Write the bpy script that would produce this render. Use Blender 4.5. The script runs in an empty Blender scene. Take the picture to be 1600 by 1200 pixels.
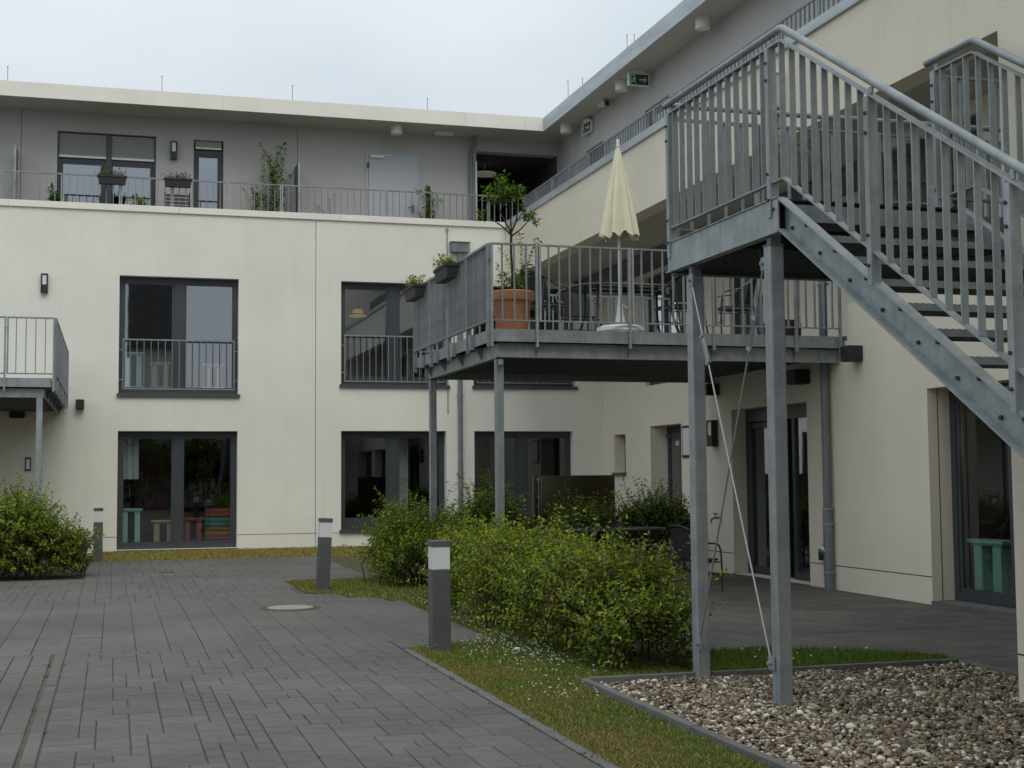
import bpy, bmesh, math, random
import numpy as np
from mathutils import Vector, Matrix
random.seed(7); RNG = np.random.default_rng(11)
S = bpy.context.scene; C = S.collection

# ------------------------------------------------------------------ camera
FPX, YAW, PIT, ROL, CAMH = 2128.3, .28518, .06754, -.00804, 1.55
def _cam():
    cy, sy, cp, sp, cr, sr = math.cos(YAW), math.sin(YAW), math.cos(PIT), math.sin(PIT), math.cos(ROL), math.sin(ROL)
    f = Vector((sy*cp, cy*cp, sp)); r = Vector((cy, -sy, 0)); u = r.cross(f)
    r2 = cr*r + sr*u; u2 = -sr*r + cr*u
    cam = bpy.data.cameras.new('camera'); o = bpy.data.objects.new('camera', cam); C.objects.link(o)
    cam.sensor_width = 36; cam.lens = 36*FPX/1600; cam.clip_start = .05; cam.clip_end = 2000
    m = Matrix((r2, u2, -f)).transposed().to_4x4(); m.translation = (0, 0, CAMH); o.matrix_world = m
    S.camera = o
_cam()
# ------------------------------------------------------------------ sky, sun, exposure
SUN_EL, SUN_AZ = 52, 172        # azimuth clockwise from +Y
W = bpy.data.worlds.new('World'); S.world = W; W.use_nodes = True
def _world():
    nt = W.node_tree; n = nt.nodes; l = nt.links
    for x in list(n): n.remove(x)
    out = n.new('ShaderNodeOutputWorld'); bg = n.new('ShaderNodeBackground'); bg.inputs[1].default_value = .1
    sky = n.new('ShaderNodeTexSky'); sky.sky_type = 'NISHITA'; sky.sun_disc = False
    sky.sun_elevation = math.radians(SUN_EL); sky.sun_rotation = math.radians(SUN_AZ)
    sky.dust_density = 4; sky.air_density = 1
    tc = n.new('ShaderNodeTexCoord'); sx = n.new('ShaderNodeSeparateXYZ'); l.new(tc.outputs['Generated'], sx.inputs[0])
    # overcast: brighter towards the zenith
    mr = n.new('ShaderNodeMapRange'); l.new(sx.outputs['Z'], mr.inputs[0])
    for i, v in zip((1, 2, 3, 4), (0., 1., 5.2, 12.2)): mr.inputs[i].default_value = v
    mp = n.new('ShaderNodeMapping'); mp.inputs['Scale'].default_value = (1, 1, 2.2); l.new(tc.outputs['Generated'], mp.inputs[0])
    no = n.new('ShaderNodeTexNoise'); no.inputs['Scale'].default_value = 2.3; no.inputs['Detail'].default_value = 6; no.inputs['Roughness'].default_value = .42
    l.new(mp.outputs[0], no.inputs['Vector'])
    r2 = n.new('ShaderNodeMapRange'); l.new(no.outputs[0], r2.inputs[0])
    for i, v in zip((1, 2, 3, 4), (.35, .65, .90, 1.12)): r2.inputs[i].default_value = v
    mu = n.new('ShaderNodeMath'); mu.operation = 'MULTIPLY'; l.new(mr.outputs[0], mu.inputs[0]); l.new(r2.outputs[0], mu.inputs[1])
    cr = n.new('ShaderNodeValToRGB'); l.new(no.outputs[0], cr.inputs[0])
    cr.color_ramp.elements[0].position = .36; cr.color_ramp.elements[0].color = (.77, .88, .99, 1)
    cr.color_ramp.elements[1].position = .60; cr.color_ramp.elements[1].color = (.88, .95, 1, 1)
    vm = n.new('ShaderNodeVectorMath'); vm.operation = 'SCALE'; l.new(cr.outputs[0], vm.inputs[0]); l.new(mu.outputs[0], vm.inputs['Scale'])
    mx = n.new('ShaderNodeMix'); mx.data_type = 'RGBA'; mx.inputs[0].default_value = .93
    l.new(sky.outputs[0], mx.inputs[6]); l.new(vm.outputs[0], mx.inputs[7])
    l.new(mx.outputs[2], bg.inputs[0]); l.new(bg.outputs[0], out.inputs[0])
_world()
sd = bpy.data.lights.new('sun', 'SUN'); sd.energy = .75; sd.angle = math.radians(35); sd.color = (1, .93, .82)
so = bpy.data.objects.new('sun', sd); C.objects.link(so)
az, el = math.radians(SUN_AZ), math.radians(SUN_EL)
sv = Vector((math.sin(az)*math.cos(el), math.cos(az)*math.cos(el), math.sin(el)))
so.rotation_euler = sv.to_track_quat('Z', 'Y').to_euler()
vs = S.view_settings; vs.view_transform = 'Standard'; vs.look = 'None'; vs.exposure = .18; vs.gamma = 1; vs.use_curve_mapping = False
S.cycles.max_bounces = 8; S.cycles.diffuse_bounces = 4; S.cycles.glossy_bounces = 4; S.cycles.transparent_max_bounces = 12
S.cycles.sample_clamp_indirect = 4

# ------------------------------------------------------------------ materials
def mat(name, col, rough=.8, metal=0, spec=.5, scale=None, var=.12, bump=0, bscale=None, col2=None, detail=4, bdist=.004, objrand=0, coord='Object', stretch=None, big=0):
    m = bpy.data.materials.new(name); m.use_nodes = True; nt = m.node_tree; n = nt.nodes; l = nt.links
    b = n['Principled BSDF']; b.inputs['Roughness'].default_value = rough; b.inputs['Metallic'].default_value = metal
    b.inputs['Specular IOR Level'].default_value = spec
    b.inputs['Base Color'].default_value = (*col, 1)
    tc = n.new('ShaderNodeTexCoord'); vec = tc.outputs[coord]
    if stretch:
        mp = n.new('ShaderNodeMapping'); mp.inputs['Scale'].default_value = stretch; l.new(vec, mp.inputs[0]); vec = mp.outputs[0]
    src = None; big_ = big
    if scale:
        no = n.new('ShaderNodeTexNoise'); no.inputs['Scale'].default_value = scale; no.inputs['Detail'].default_value = detail; no.inputs['Roughness'].default_value = .6
        l.new(vec, no.inputs['Vector'])
        cr = n.new('ShaderNodeValToRGB'); l.new(no.outputs[0], cr.inputs[0])
        c1 = col2 if col2 else tuple(c*(1-var) for c in col); c2 = col if col2 else tuple(min(1, c*(1+var)) for c in col)
        cr.color_ramp.elements[0].position = .33; cr.color_ramp.elements[0].color = (*c1, 1)
        cr.color_ramp.elements[1].position = .67; cr.color_ramp.elements[1].color = (*c2, 1)
        src = cr.outputs[0]
    if objrand:
        oi = n.new('ShaderNodeObjectInfo'); mr = n.new('ShaderNodeMapRange'); l.new(oi.outputs['Random'], mr.inputs[0])
        mr.inputs[3].default_value = 1-objrand; mr.inputs[4].default_value = 1+objrand
        vm = n.new('ShaderNodeVectorMath'); vm.operation = 'SCALE'
        if src: l.new(src, vm.inputs[0])
        else: vm.inputs[0].default_value = col
        l.new(mr.outputs[0], vm.inputs['Scale']); src = vm.outputs[0]
    if big_ and src:
        ge = n.new('ShaderNodeNewGeometry'); bn = n.new('ShaderNodeTexNoise'); bn.inputs['Scale'].default_value = .55; bn.inputs['Detail'].default_value = 7; bn.inputs['Roughness'].default_value = .68
        l.new(ge.outputs['Position'], bn.inputs['Vector']); bm_r = n.new('ShaderNodeMapRange'); l.new(bn.outputs[0], bm_r.inputs[0])
        for i_, v_ in zip((1, 2, 3, 4), (.36, .64, 1-big_, 1+big_)): bm_r.inputs[i_].default_value = v_
        sc_ = n.new('ShaderNodeVectorMath'); sc_.operation = 'SCALE'; l.new(src, sc_.inputs[0]); l.new(bm_r.outputs[0], sc_.inputs['Scale']); src = sc_.outputs[0]
    if src: l.new(src, b.inputs['Base Color'])
    if bump:
        nb = n.new('ShaderNodeTexNoise'); nb.inputs['Scale'].default_value = bscale or 60; nb.inputs['Detail'].default_value = 5
        l.new(tc.outputs[coord], nb.inputs['Vector'])
        bp = n.new('ShaderNodeBump'); bp.inputs['Strength'].default_value = bump; bp.inputs['Distance'].default_value = bdist
        l.new(nb.outputs[0], bp.inputs['Height']); l.new(bp.outputs[0], b.inputs['Normal'])
    return m

def stucco(name, col, big=.06, stain=(.55, .53, .46)):
    """fine scratched render: grain bump, faint large clouds and vertical run-off streaks (wear)"""
    m = mat(name, col, .93, 0, .25, scale=.55, var=big, bump=.5, bscale=55, bdist=.006)
    nt = m.node_tree; n = nt.nodes; l = nt.links; b = n['Principled BSDF']
    src = b.inputs['Base Color'].links[0].from_socket
    tc = n.new('ShaderNodeTexCoord'); mp = n.new('ShaderNodeMapping'); mp.inputs['Scale'].default_value = (5, 5, .35); l.new(tc.outputs['Object'], mp.inputs[0])
    no = n.new('ShaderNodeTexNoise'); no.inputs['Scale'].default_value = 1; no.inputs['Detail'].default_value = 5; l.new(mp.outputs[0], no.inputs[0])
    cr = n.new('ShaderNodeValToRGB'); l.new(no.outputs[0], cr.inputs[0])
    cr.color_ramp.elements[0].position = .55; cr.color_ramp.elements[0].color = (0, 0, 0, 1)
    cr.color_ramp.elements[1].position = .85; cr.color_ramp.elements[1].color = (.22, .22, .22, 1)
    g = n.new('ShaderNodeTexNoise'); g.inputs['Scale'].default_value = 38; g.inputs['Detail'].default_value = 3; l.new(tc.outputs['Object'], g.inputs[0])
    mg = n.new('ShaderNodeMapRange'); l.new(g.outputs[0], mg.inputs[0]); mg.inputs[1].default_value = .3; mg.inputs[2].default_value = .7; mg.inputs[3].default_value = .95; mg.inputs[4].default_value = 1.04
    vm = n.new('ShaderNodeVectorMath'); vm.operation = 'SCALE'; l.new(src, vm.inputs[0]); l.new(mg.outputs[0], vm.inputs['Scale'])
    mx = n.new('ShaderNodeMix'); mx.data_type = 'RGBA'; l.new(cr.outputs[0], mx.inputs[0]); l.new(vm.outputs[0], mx.inputs[6]); mx.inputs[7].default_value = (*stain, 1)
    l.new(mx.outputs[2], b.inputs['Base Color'])
    return m

def galv(name, col, metal=.35, rough=.5):
    """hot-dip zinc: spangle cells, cloudy tone, faint vertical runs"""
    m = mat(name, col, rough, metal, .5, scale=6, var=.15, bump=.08, bscale=120, bdist=.002, objrand=.10)
    nt = m.node_tree; n = nt.nodes; l = nt.links; b = n['Principled BSDF']
    src = b.inputs['Base Color'].links[0].from_socket
    tc = n.new('ShaderNodeTexCoord'); v = n.new('ShaderNodeTexVoronoi'); v.inputs['Scale'].default_value = 60; l.new(tc.outputs['Object'], v.inputs[0])
    mr = n.new('ShaderNodeMapRange'); l.new(v.outputs['Color'], mr.inputs[0]); mr.inputs[3].default_value = .94; mr.inputs[4].default_value = 1.06
    mp = n.new('ShaderNodeMapping'); mp.inputs['Scale'].default_value = (16, 16, 1.1); l.new(tc.outputs['Object'], mp.inputs[0])
    no = n.new('ShaderNodeTexNoise'); no.inputs['Scale'].default_value = 1; no.inputs['Detail'].default_value = 6; l.new(mp.outputs[0], no.inputs[0])
    m2 = n.new('ShaderNodeMapRange'); l.new(no.outputs[0], m2.inputs[0]); m2.inputs[1].default_value = .3; m2.inputs[2].default_value = .7; m2.inputs[3].default_value = .86; m2.inputs[4].default_value = 1.09
    mu = n.new('ShaderNodeMath'); mu.operation = 'MULTIPLY'; l.new(mr.outputs[0], mu.inputs[0]); l.new(m2.outputs[0], mu.inputs[1])
    vm = n.new('ShaderNodeVectorMath'); vm.operation = 'SCALE'; l.new(src, vm.inputs[0]); l.new(mu.outputs[0], vm.inputs['Scale'])
    l.new(vm.outputs[0], b.inputs['Base Color'])
    rr = n.new('ShaderNodeMapRange'); l.new(no.outputs[0], rr.inputs[0]); rr.inputs[3].default_value = rough-.1; rr.inputs[4].default_value = rough+.15
    l.new(rr.outputs[0], b.inputs['Roughness'])
    return m

def glassmat(name, tint=(.75, .8, .8), refl=1.0):
    m = bpy.data.materials.new(name); m.use_nodes = True; nt = m.node_tree; n = nt.nodes; l = nt.links
    for x in list(n): n.remove(x)
    out = n.new('ShaderNodeOutputMaterial'); tr = n.new('ShaderNodeBsdfTransparent'); tr.inputs[0].default_value = (*tint, 1)
    gl = n.new('ShaderNodeBsdfGlossy'); gl.inputs['Roughness'].default_value = .015; gl.inputs[0].default_value = (.86, .93, 1, 1)
    fr = n.new('ShaderNodeFresnel'); fr.inputs[0].default_value = 1.52     # coated double glazing: a steady part plus Fresnel
    mu = n.new('ShaderNodeMath'); mu.operation = 'MULTIPLY_ADD'; mu.use_clamp = True; mu.inputs[1].default_value = .9; mu.inputs[2].default_value = refl*.19; l.new(fr.outputs[0], mu.inputs[0])
    ge = n.new('ShaderNodeNewGeometry'); inv = n.new('ShaderNodeMath'); inv.operation = 'SUBTRACT'; inv.inputs[0].default_value = 1; l.new(ge.outputs['Backfacing'], inv.inputs[1])
    m2 = n.new('ShaderNodeMath'); m2.operation = 'MULTIPLY'; l.new(mu.outputs[0], m2.inputs[0]); l.new(inv.outputs[0], m2.inputs[1])   # the leaving face adds no second mirror
    mx = n.new('ShaderNodeMixShader'); l.new(m2.outputs[0], mx.inputs[0]); l.new(tr.outputs[0], mx.inputs[1]); l.new(gl.outputs[0], mx.inputs[2])
    tc = n.new('ShaderNodeTexCoord'); no = n.new('ShaderNodeTexNoise'); no.inputs['Scale'].default_value = 1.1; l.new(tc.outputs['Object'], no.inputs[0])
    bp = n.new('ShaderNodeBump'); bp.inputs['Strength'].default_value = .10; bp.inputs['Distance'].default_value = .006; l.new(no.outputs[0], bp.inputs['Height']); l.new(bp.outputs[0], gl.inputs['Normal'])
    l.new(mx.outputs[0], out.inputs[0]); return m

def leafmat(name, trans=.38):
    """colour comes from the leaf's own 'tint' attribute"""
    m = bpy.data.materials.new(name); m.use_nodes = True; nt = m.node_tree; n = nt.nodes; l = nt.links
    b = n['Principled BSDF']; b.inputs['Roughness'].default_value = .62; b.inputs['Specular IOR Level'].default_value = .22
    a = n.new('ShaderNodeAttribute'); a.attribute_name = 'tint'; l.new(a.outputs['Color'], b.inputs['Base Color'])
    t = n.new('ShaderNodeBsdfTranslucent'); vm = n.new('ShaderNodeVectorMath'); vm.operation = 'MULTIPLY'; l.new(a.outputs['Color'], vm.inputs[0]); vm.inputs[1].default_value = (1.2, 1.5, .6)
    l.new(vm.outputs[0], t.inputs[0]); mx = n.new('ShaderNodeMixShader'); mx.inputs[0].default_value = trans
    l.new(b.outputs[0], mx.inputs[1]); l.new(t.outputs[0], mx.inputs[2]); l.new(mx.outputs[0], n['Material Output'].inputs[0]); return m

M = {}
M['cream'] = stucco('cream_render', (.83, .82, .73), .05, (.60, .58, .51))
M['cream_bounce'] = stucco('cream_render_bounce_tint', (.80, .735, .60), .045, (.60, .56, .47))  # cream render again, with warm bounced light put into its colour
M['mauve'] = stucco('mauve_render', (.50, .485, .475), .05, (.40, .38, .36))
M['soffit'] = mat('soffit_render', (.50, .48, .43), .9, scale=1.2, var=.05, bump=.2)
M['joint'] = mat('joint_shadow_gap', (.10, .10, .09), .9)
M['cap'] = mat('coated_metal_cap', (.86, .83, .73), .45, 0, .5, scale=.8, var=.05)
M['zinccap'] = mat('weathered_zinc_cap', (.46, .50, .52), .42, .25, .5, scale=2.5, var=.16, stretch=(.4, .4, 3))
M['galv'] = galv('galvanised_steel', (.30, .33, .332))
M['galvd'] = galv('dull_galvanised_steel', (.19, .215, .225), .25, .6)
M['galvf'] = galv('galvanised_flat_bar', (.25, .275, .285), .3, .55)
M['rod'] = mat('bright_zinc_rod', (.34, .35, .35), .42, .6)
M['bolt'] = mat('dark_bolt', (.06, .065, .07), .5, .5)
M['grate'] = mat('grating_shade_tone', (.035, .038, .04), .7, .2)  # zinc grating darkened: shade among its bars is in the colour
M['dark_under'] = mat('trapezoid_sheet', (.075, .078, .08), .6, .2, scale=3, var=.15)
M['frame'] = mat('anthracite_frame', (.052, .058, .065), .42, 0, .5, scale=2, var=.06)
M['sill'] = mat('anthracite_sill', (.075, .08, .085), .4, .1)
M['glass'] = glassmat('window_glass', (.9, .93, .92), 1.35)
M['glassg'] = glassmat('ground_floor_glass', (.85, .88, .88), .45)
M['glassw'] = glassmat('upper_window_glass', (.5, .55, .6), 1.5)
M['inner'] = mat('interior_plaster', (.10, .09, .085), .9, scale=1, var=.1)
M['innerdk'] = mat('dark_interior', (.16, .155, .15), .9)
M['innerfl'] = mat('interior_floor', (.10, .08, .06), .6)
M['redwood'] = mat('red_brown_cupboard', (.16, .035, .02), .5)
M['curtain'] = mat('pale_curtain', (.55, .57, .58), .9, scale=3, var=.1, stretch=(8, 8, .3))
M['lampblk'] = mat('lamp_body_anthracite', (.022, .022, .022), .5)
M['opal'] = mat('opal_diffuser', (.72, .74, .73), .35, 0, .5)
M['boll'] = mat('bollard_anthracite', (.098, .099, .10), .5, 0, .4, scale=5, var=.1, bump=.05)
M['paver'] = mat('anthracite_concrete_paver', (.128, .122, .111), .88, 0, .3, scale=9, var=.12, bump=.5, bscale=140, bdist=.004, objrand=.09, coord='Object', big=.16)
M['sand'] = mat('joint_sand', (.082, .074, .062), .95, scale=12, var=.3)
M['kerb'] = mat('concrete_edging', (.135, .132, .124), .9, scale=6, var=.16, bump=.4, bscale=90, objrand=.06)
M['terrace'] = mat('brown_terrace_slab', (.105, .098, .085), .85, 0, .35, scale=2.2, var=.2, bump=.3, bscale=80, objrand=.10, big=.2)
M['soil'] = mat('garden_soil', (.045, .036, .024), .95, scale=9, var=.35, bump=.8, bscale=25, bdist=.03)
M['turf'] = mat('short_turf', (.055, .062, .02), .95, scale=1.6, col2=(.095, .085, .03), bump=.9, bscale=60, bdist=.02)
M['dryturf'] = mat('dry_turf', (.17, .125, .048), .95, scale=6, var=.35, bump=.8, bscale=50, bdist=.02)
M['bark'] = mat('bark', (.045, .033, .022), .9, scale=30, var=.3)
M['leaf'] = leafmat('leaf_blades')
M['grass'] = leafmat('grass_blades', .15)
M['stonemat'] = leafmat('pebble_stone', 0); M['stonemat'].node_tree.nodes['Principled BSDF'].inputs['Roughness'].default_value = .8
M['terra'] = mat('terracotta', (.44, .20, .11), .75, 0, .3, scale=6, var=.14, bump=.15)
M['parasol'] = mat('ecru_parasol_cloth', (.76, .73, .56), .9, 0, .1, scale=3, var=.05)
M['white'] = mat('white_plastic', (.72, .72, .70), .4)
M['wicker'] = mat('black_wicker', (.018, .018, .02), .65, bump=.9, bscale=160, bdist=.004)
M['tube'] = mat('dark_tube', (.055, .055, .06), .35, .3)
M['tabletop'] = mat('smoked_table_glass', (.03, .032, .034), .2, 0, .6)
M['browngl'] = mat('brown_glass_screen', (.055, .042, .026), .12, 0, .7, scale=1.2, col2=(.028, .022, .014))
M['planter'] = mat('anthracite_planter', (.028, .027, .028), .6)
M['flower'] = mat('pale_yellow_petal', (.75, .70, .36), .7)
M['clover'] = mat('white_clover', (.52, .53, .44), .8)
M['doorw'] = mat('pale_grey_door', (.46, .48, .52), .5, scale=.6, var=.04)
M['shutter'] = mat('grey_shutter_slat', (.30, .31, .29), .6)
M['mint'] = mat('mint_paint', (.29, .50, .41), .5)
M['olive'] = mat('olive_paint', (.31, .29, .15), .5)
M['redp'] = mat('red_paint', (.24, .045, .05), .5)
M['pinkp'] = mat('pink_paint', (.48, .26, .28), .5)
M['tealp'] = mat('teal_paint', (.05, .16, .17), .5)
M['orangep'] = mat('orange_paint', (.26, .11, .03), .5)
M['purple'] = mat('aubergine_plastic', (.035, .014, .026), .6)
M['green'] = mat('exit_sign_green', (.0, .085, .045), .45)
M['rust'] = mat('rusty_iron_ring', (.10, .05, .03), .85, scale=20, var=.3)
M['covercr'] = mat('concrete_cover', (.30, .265, .215), .85, scale=12, var=.12)
M['rooftile'] = mat('dark_roof_tile', (.05, .046, .045), .75, scale=4, var=.3)
M['brass'] = mat('tap_brass', (.25, .20, .12), .4, .8)
def emis(name, col, s):
    m = bpy.data.materials.new(name); m.use_nodes = True; b = m.node_tree.nodes['Principled BSDF']
    b.inputs['Base Color'].default_value = (*col, 1); b.inputs['Emission Color'].default_value = (*col, 1); b.inputs['Emission Strength'].default_value = s; return m
M['pendant'] = emis('lit_yellow_shade', (.60, .42, .10), .26)
M['disc'] = emis('dimly_lit_disc', (.62, .60, .48), .10)
M['warm'] = emis('lit_warm_bulb', (1, .55, .2), .35)

# ------------------------------------------------------------------ mesh helpers
class MB:
    def __init__(s): s.v = []; s.f = []; s.m = []
    def add(s, vs, fs, mi=0):
        k = len(s.v); s.v += [tuple(p) for p in vs]; s.f += [tuple(i+k for i in f) for f in fs]; s.m += [mi]*len(fs); return s
    def box(s, x0, x1, y0, y1, z0, z1, mi=0):
        if x0 > x1: x0, x1 = x1, x0
        if y0 > y1: y0, y1 = y1, y0
        if z0 > z1: z0, z1 = z1, z0
        v = [(x, y, z) for z in (z0, z1) for y in (y0, y1) for x in (x0, x1)]
        return s.add(v, [(0, 2, 3, 1), (4, 5, 7, 6), (0, 1, 5, 4), (2, 6, 7, 3), (0, 4, 6, 2), (1, 3, 7, 5)], mi)
    def obox(s, c, ax, ay, az_, mi=0):
        """oriented box: centre and three half-axis vectors"""
        c = Vector(c); ax = Vector(ax); ay = Vector(ay); az_ = Vector(az_)
        v = [c + i*ax + j*ay + k*az_ for k in (-1, 1) for j in (-1, 1) for i in (-1, 1)]
        return s.add(v, [(0, 2, 3, 1), (4, 5, 7, 6), (0, 1, 5, 4), (2, 6, 7, 3), (0, 4, 6, 2), (1, 3, 7, 5)], mi)
    def prism(s, poly, axis, a, b, mi=0):
        """poly in the two other axes, extruded along axis from a to b"""
        def P(p, t):
            return {'X': (t, p[0], p[1]), 'Y': (p[0], t, p[1]), 'Z': (p[0], p[1], t)}[axis]
        n = len(poly); v = [P(p, a) for p in poly] + [P(p, b) for p in poly]
        f = [tuple(range(n))[::-1], tuple(range(n, 2*n))] + [(i, (i+1) % n, n+(i+1) % n, n+i) for i in range(n)]
        return s.add(v, f, mi)
    def tube(s, pts, r, n=8, cap=True, mi=0):
        pts = [Vector(p) for p in pts]; rs = r if isinstance(r, (list, tuple)) else [r]*len(pts); rings = []
        up = None
        for i, p in enumerate(pts):
            d = (pts[min(i+1, len(pts)-1)] - pts[max(i-1, 0)]).normalized()
            if up is None:
                up = Vector((0, 0, 1)) if abs(d.z) < .9 else Vector((0, 1, 0))
            a = d.cross(up).normalized(); b = a.cross(d).normalized(); up = b
            rings.append([p + rs[i]*(math.cos(t)*a + math.sin(t)*b) for t in (2*math.pi*k/n for k in range(n))])
        v = [q for rg in rings for q in rg]; f = []
        for i in range(len(pts)-1):
            for k in range(n): f.append((i*n+k, i*n+(k+1) % n, (i+1)*n+(k+1) % n, (i+1)*n+k))
        if cap: f += [tuple(range(n))[::-1], tuple(range((len(pts)-1)*n, len(pts)*n))]
        return s.add(v, f, mi)
    def lathe(s, prof, c=(0, 0, 0), n=24, mi=0):
        v = [(c[0]+r*math.cos(2*math.pi*k/n), c[1]+r*math.sin(2*math.pi*k/n), c[2]+z) for r, z in prof for k in range(n)]; f = []
        for i in range(len(prof)-1):
            for k in range(n): f.append((i*n+k, i*n+(k+1) % n, (i+1)*n+(k+1) % n, (i+1)*n+k))
        f += [tuple(range(n))[::-1], tuple(range((len(prof)-1)*n, len(prof)*n))]
        return s.add(v, f, mi)
    def mesh(s, name, mats, smooth=False):
        me = bpy.data.meshes.new(name); me.from_pydata(s.v, [], s.f)
        for m in (mats if isinstance(mats, (list, tuple)) else [mats]): me.materials.append(m)
        if any(s.m): me.polygons.foreach_set('material_index', s.m)
        bm = bmesh.new(); bm.from_mesh(me); bmesh.ops.recalc_face_normals(bm, faces=bm.faces); bm.to_mesh(me); bm.free()
        if smooth:
            me.polygons.foreach_set('use_smooth', [True]*len(me.polygons)); me.update()
            try: me.set_sharp_from_angle(angle=math.radians(40))
            except Exception: pass
        return me
    def build(s, name, mats, parent=None, smooth=False, bevel=0):
        me = s.mesh(name, mats, smooth); return place(name, me, parent, bevel=bevel)
def place(name, me, parent=None, loc=None, rz=0, bevel=0):
    o = bpy.data.objects.new(name, me); C.objects.link(o)
    if parent is not None: o.parent = parent
    if loc is not None:
        L = Vector(loc)
        o.location = L
    if rz: o.rotation_euler.z = rz
    if bevel:
        b = o.modifiers.new('bevel', 'BEVEL'); b.width = bevel; b.segments = 1 if bevel < .004 else 2; b.limit_method = 'ANGLE'
    return o
def tag(o, label=None, cat=None, group=None, kind=None):
    if label: o['label'] = label
    if cat: o['category'] = cat
    if group: o['group'] = group
    if kind: o['kind'] = kind
    return o
def thing(name, label, cat, loc=(0, 0, 0), group=None):
    """Empty at the thing's base; parts are built in world coordinates, the parent inverse keeps them there"""
    o = bpy.data.objects.new(name, None); C.objects.link(o); o.location = loc; o.empty_display_size = .2
    return tag(o, label, cat, group)
def world_origin(o):
    """offset of a parent chain (all unrotated while building)"""
    v = Vector((0, 0, 0))
    while o is not None: v += o.location; o = o.parent
    return v
def part(mb, name, m, parent, smooth=False, bevel=0):
    """mesh given in world coordinates, stored relative to its thing"""
    off = world_origin(parent)
    mb.v = [(x-off.x, y-off.y, z-off.z) for x, y, z in mb.v]
    return mb.build(name, m, parent, smooth, bevel)
def spart(me, name, parent, loc):
    """shared mesh placed at a world location under parent"""
    return place(name, me, parent, Vector(loc)-world_origin(parent))
def ctree(o, loc, label=None, rz=None, group=None):
    c = o.copy(); C.objects.link(c); c.location = loc
    if label: c['label'] = label
    if group: c['group'] = group
    if rz is not None: c.rotation_euler.z = rz
    for ch in list(o.children):
        d = ch.copy(); C.objects.link(d); d.parent = c
        for g in list(ch.children):
            e = g.copy(); C.objects.link(e); e.parent = d
    return c
def structure(mb, name, m, bevel=0):
    return tag(mb.build(name, m, None, False, bevel), kind='structure')

def wallgrid(mb, axis, at, back, u0, u1, z0, z1, holes):
    """wall slab between planes at (outer) and back (inner) with rectangular holes (ua,ub,za,zb)"""
    us = sorted({u0, u1} | {h[0] for h in holes} | {h[1] for h in holes}); us = [u for u in us if u0 <= u <= u1]
    zs = sorted({z0, z1} | {h[2] for h in holes} | {h[3] for h in holes}); zs = [z for z in zs if z0 <= z <= z1]
    def P(u, z, d): return (u, d, z) if axis == 'Y' else (d, u, z)
    def solid(i, j):
        if i < 0 or j < 0 or i >= len(us)-1 or j >= len(zs)-1: return False
        u = (us[i]+us[i+1])/2; z = (zs[j]+zs[j+1])/2
        return not any(h[0] < u < h[1] and h[2] < z < h[3] for h in holes)
    for i in range(len(us)-1):
        for j in range(len(zs)-1):
            if not solid(i, j): continue
            a, b, c, d = us[i], us[i+1], zs[j], zs[j+1]
            for pl in (at, back): mb.add([P(a, c, pl), P(b, c, pl), P(b, d, pl), P(a, d, pl)], [(0, 1, 2, 3)])
            if not solid(i-1, j): mb.add([P(a, c, at), P(a, d, at), P(a, d, back), P(a, c, back)], [(0, 1, 2, 3)])
            if not solid(i+1, j): mb.add([P(b, c, at), P(b, d, at), P(b, d, back), P(b, c, back)], [(0, 1, 2, 3)])
            if not solid(i, j-1): mb.add([P(a, c, at), P(b, c, at), P(b, c, back), P(a, c, back)], [(0, 1, 2, 3)])
            if not solid(i, j+1): mb.add([P(a, d, at), P(b, d, at), P(b, d, back), P(a, d, back)], [(0, 1, 2, 3)])
    return mb

def window(parent, axis, at, a, b, z0, z1, bays=2, depth=.2, fw=.07, mull=.16, sill=True, gm='glass', dirn=1, label=None, sillm='sill', name='window', botw=.09):
    """frame (part) with panes (sub-parts) and sill; axis Y: wall faces -Y; axis X: wall faces -X. at = wall face plane"""
    f0 = at + depth*dirn; f1 = f0 + .07*dirn
    def bx(mb, u0, u1, za, zb, d0, d1):
        if axis == 'Y': mb.box(u0, u1, d0, d1, za, zb)
        else: mb.box(d0, d1, u0, u1, za, zb)
    mb = MB()
    bx(mb, a, a+fw, z0, z1, f0, f1); bx(mb, b-fw, b, z0, z1, f0, f1)
    bx(mb, a+fw, b-fw, z0, z0+botw, f0, f1); bx(mb, a+fw, b-fw, z1-fw-.03, z1, f0, f1)
    w = (b-a-2*fw-(bays-1)*mull)/bays; panes = []; u = a+fw
    for i in range(bays):
        # sash
        g = .055
        sash = [(u, u+g), (u+w-g, u+w)]
        for s0, s1 in sash: bx(mb, s0, s1, z0+botw, z1-fw-.03, f0+.012*dirn, f1)
        bx(mb, u+g, u+w-g, z0+botw, z0+botw+g, f0+.012*dirn, f1); bx(mb, u+g, u+w-g, z1-fw-.03-g, z1-fw-.03, f0+.012*dirn, f1)
        panes.append((u+g, u+w-g)); u += w
        if i < bays-1: bx(mb, u, u+mull, z0+botw, z1-fw-.03, f0-.004*dirn, f1); u += mull
    fr = part(mb, name, M['frame'], parent)
    if label: fr['label'] = label
    for pa, pb in panes:
        p = MB(); bx(p, pa, pb, z0+botw+.055, z1-fw-.03-.055, f0+.03*dirn, f0+.036*dirn); part(p, 'pane', M[gm], fr)
    if sill:
        p = MB(); bx(p, a-.035, b+.035, z0-.075, z0-.004, at-.06*dirn, f0)
        part(p, 'sill', M[sillm], fr)
    return fr

# ================================================================== GROUND
YB, XW, XF, XR, XP, YP = 30.6, 9.29, 8.85, 11.25, 5.88, 7.97    # wall planes
m = MB(); m.add([(-300, -300, -.12), (300, -300, -.12), (300, 300, -.12), (-300, 300, -.12)], [(0, 1, 2, 3)])
structure(m, 'ground', M['soil'])
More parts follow.
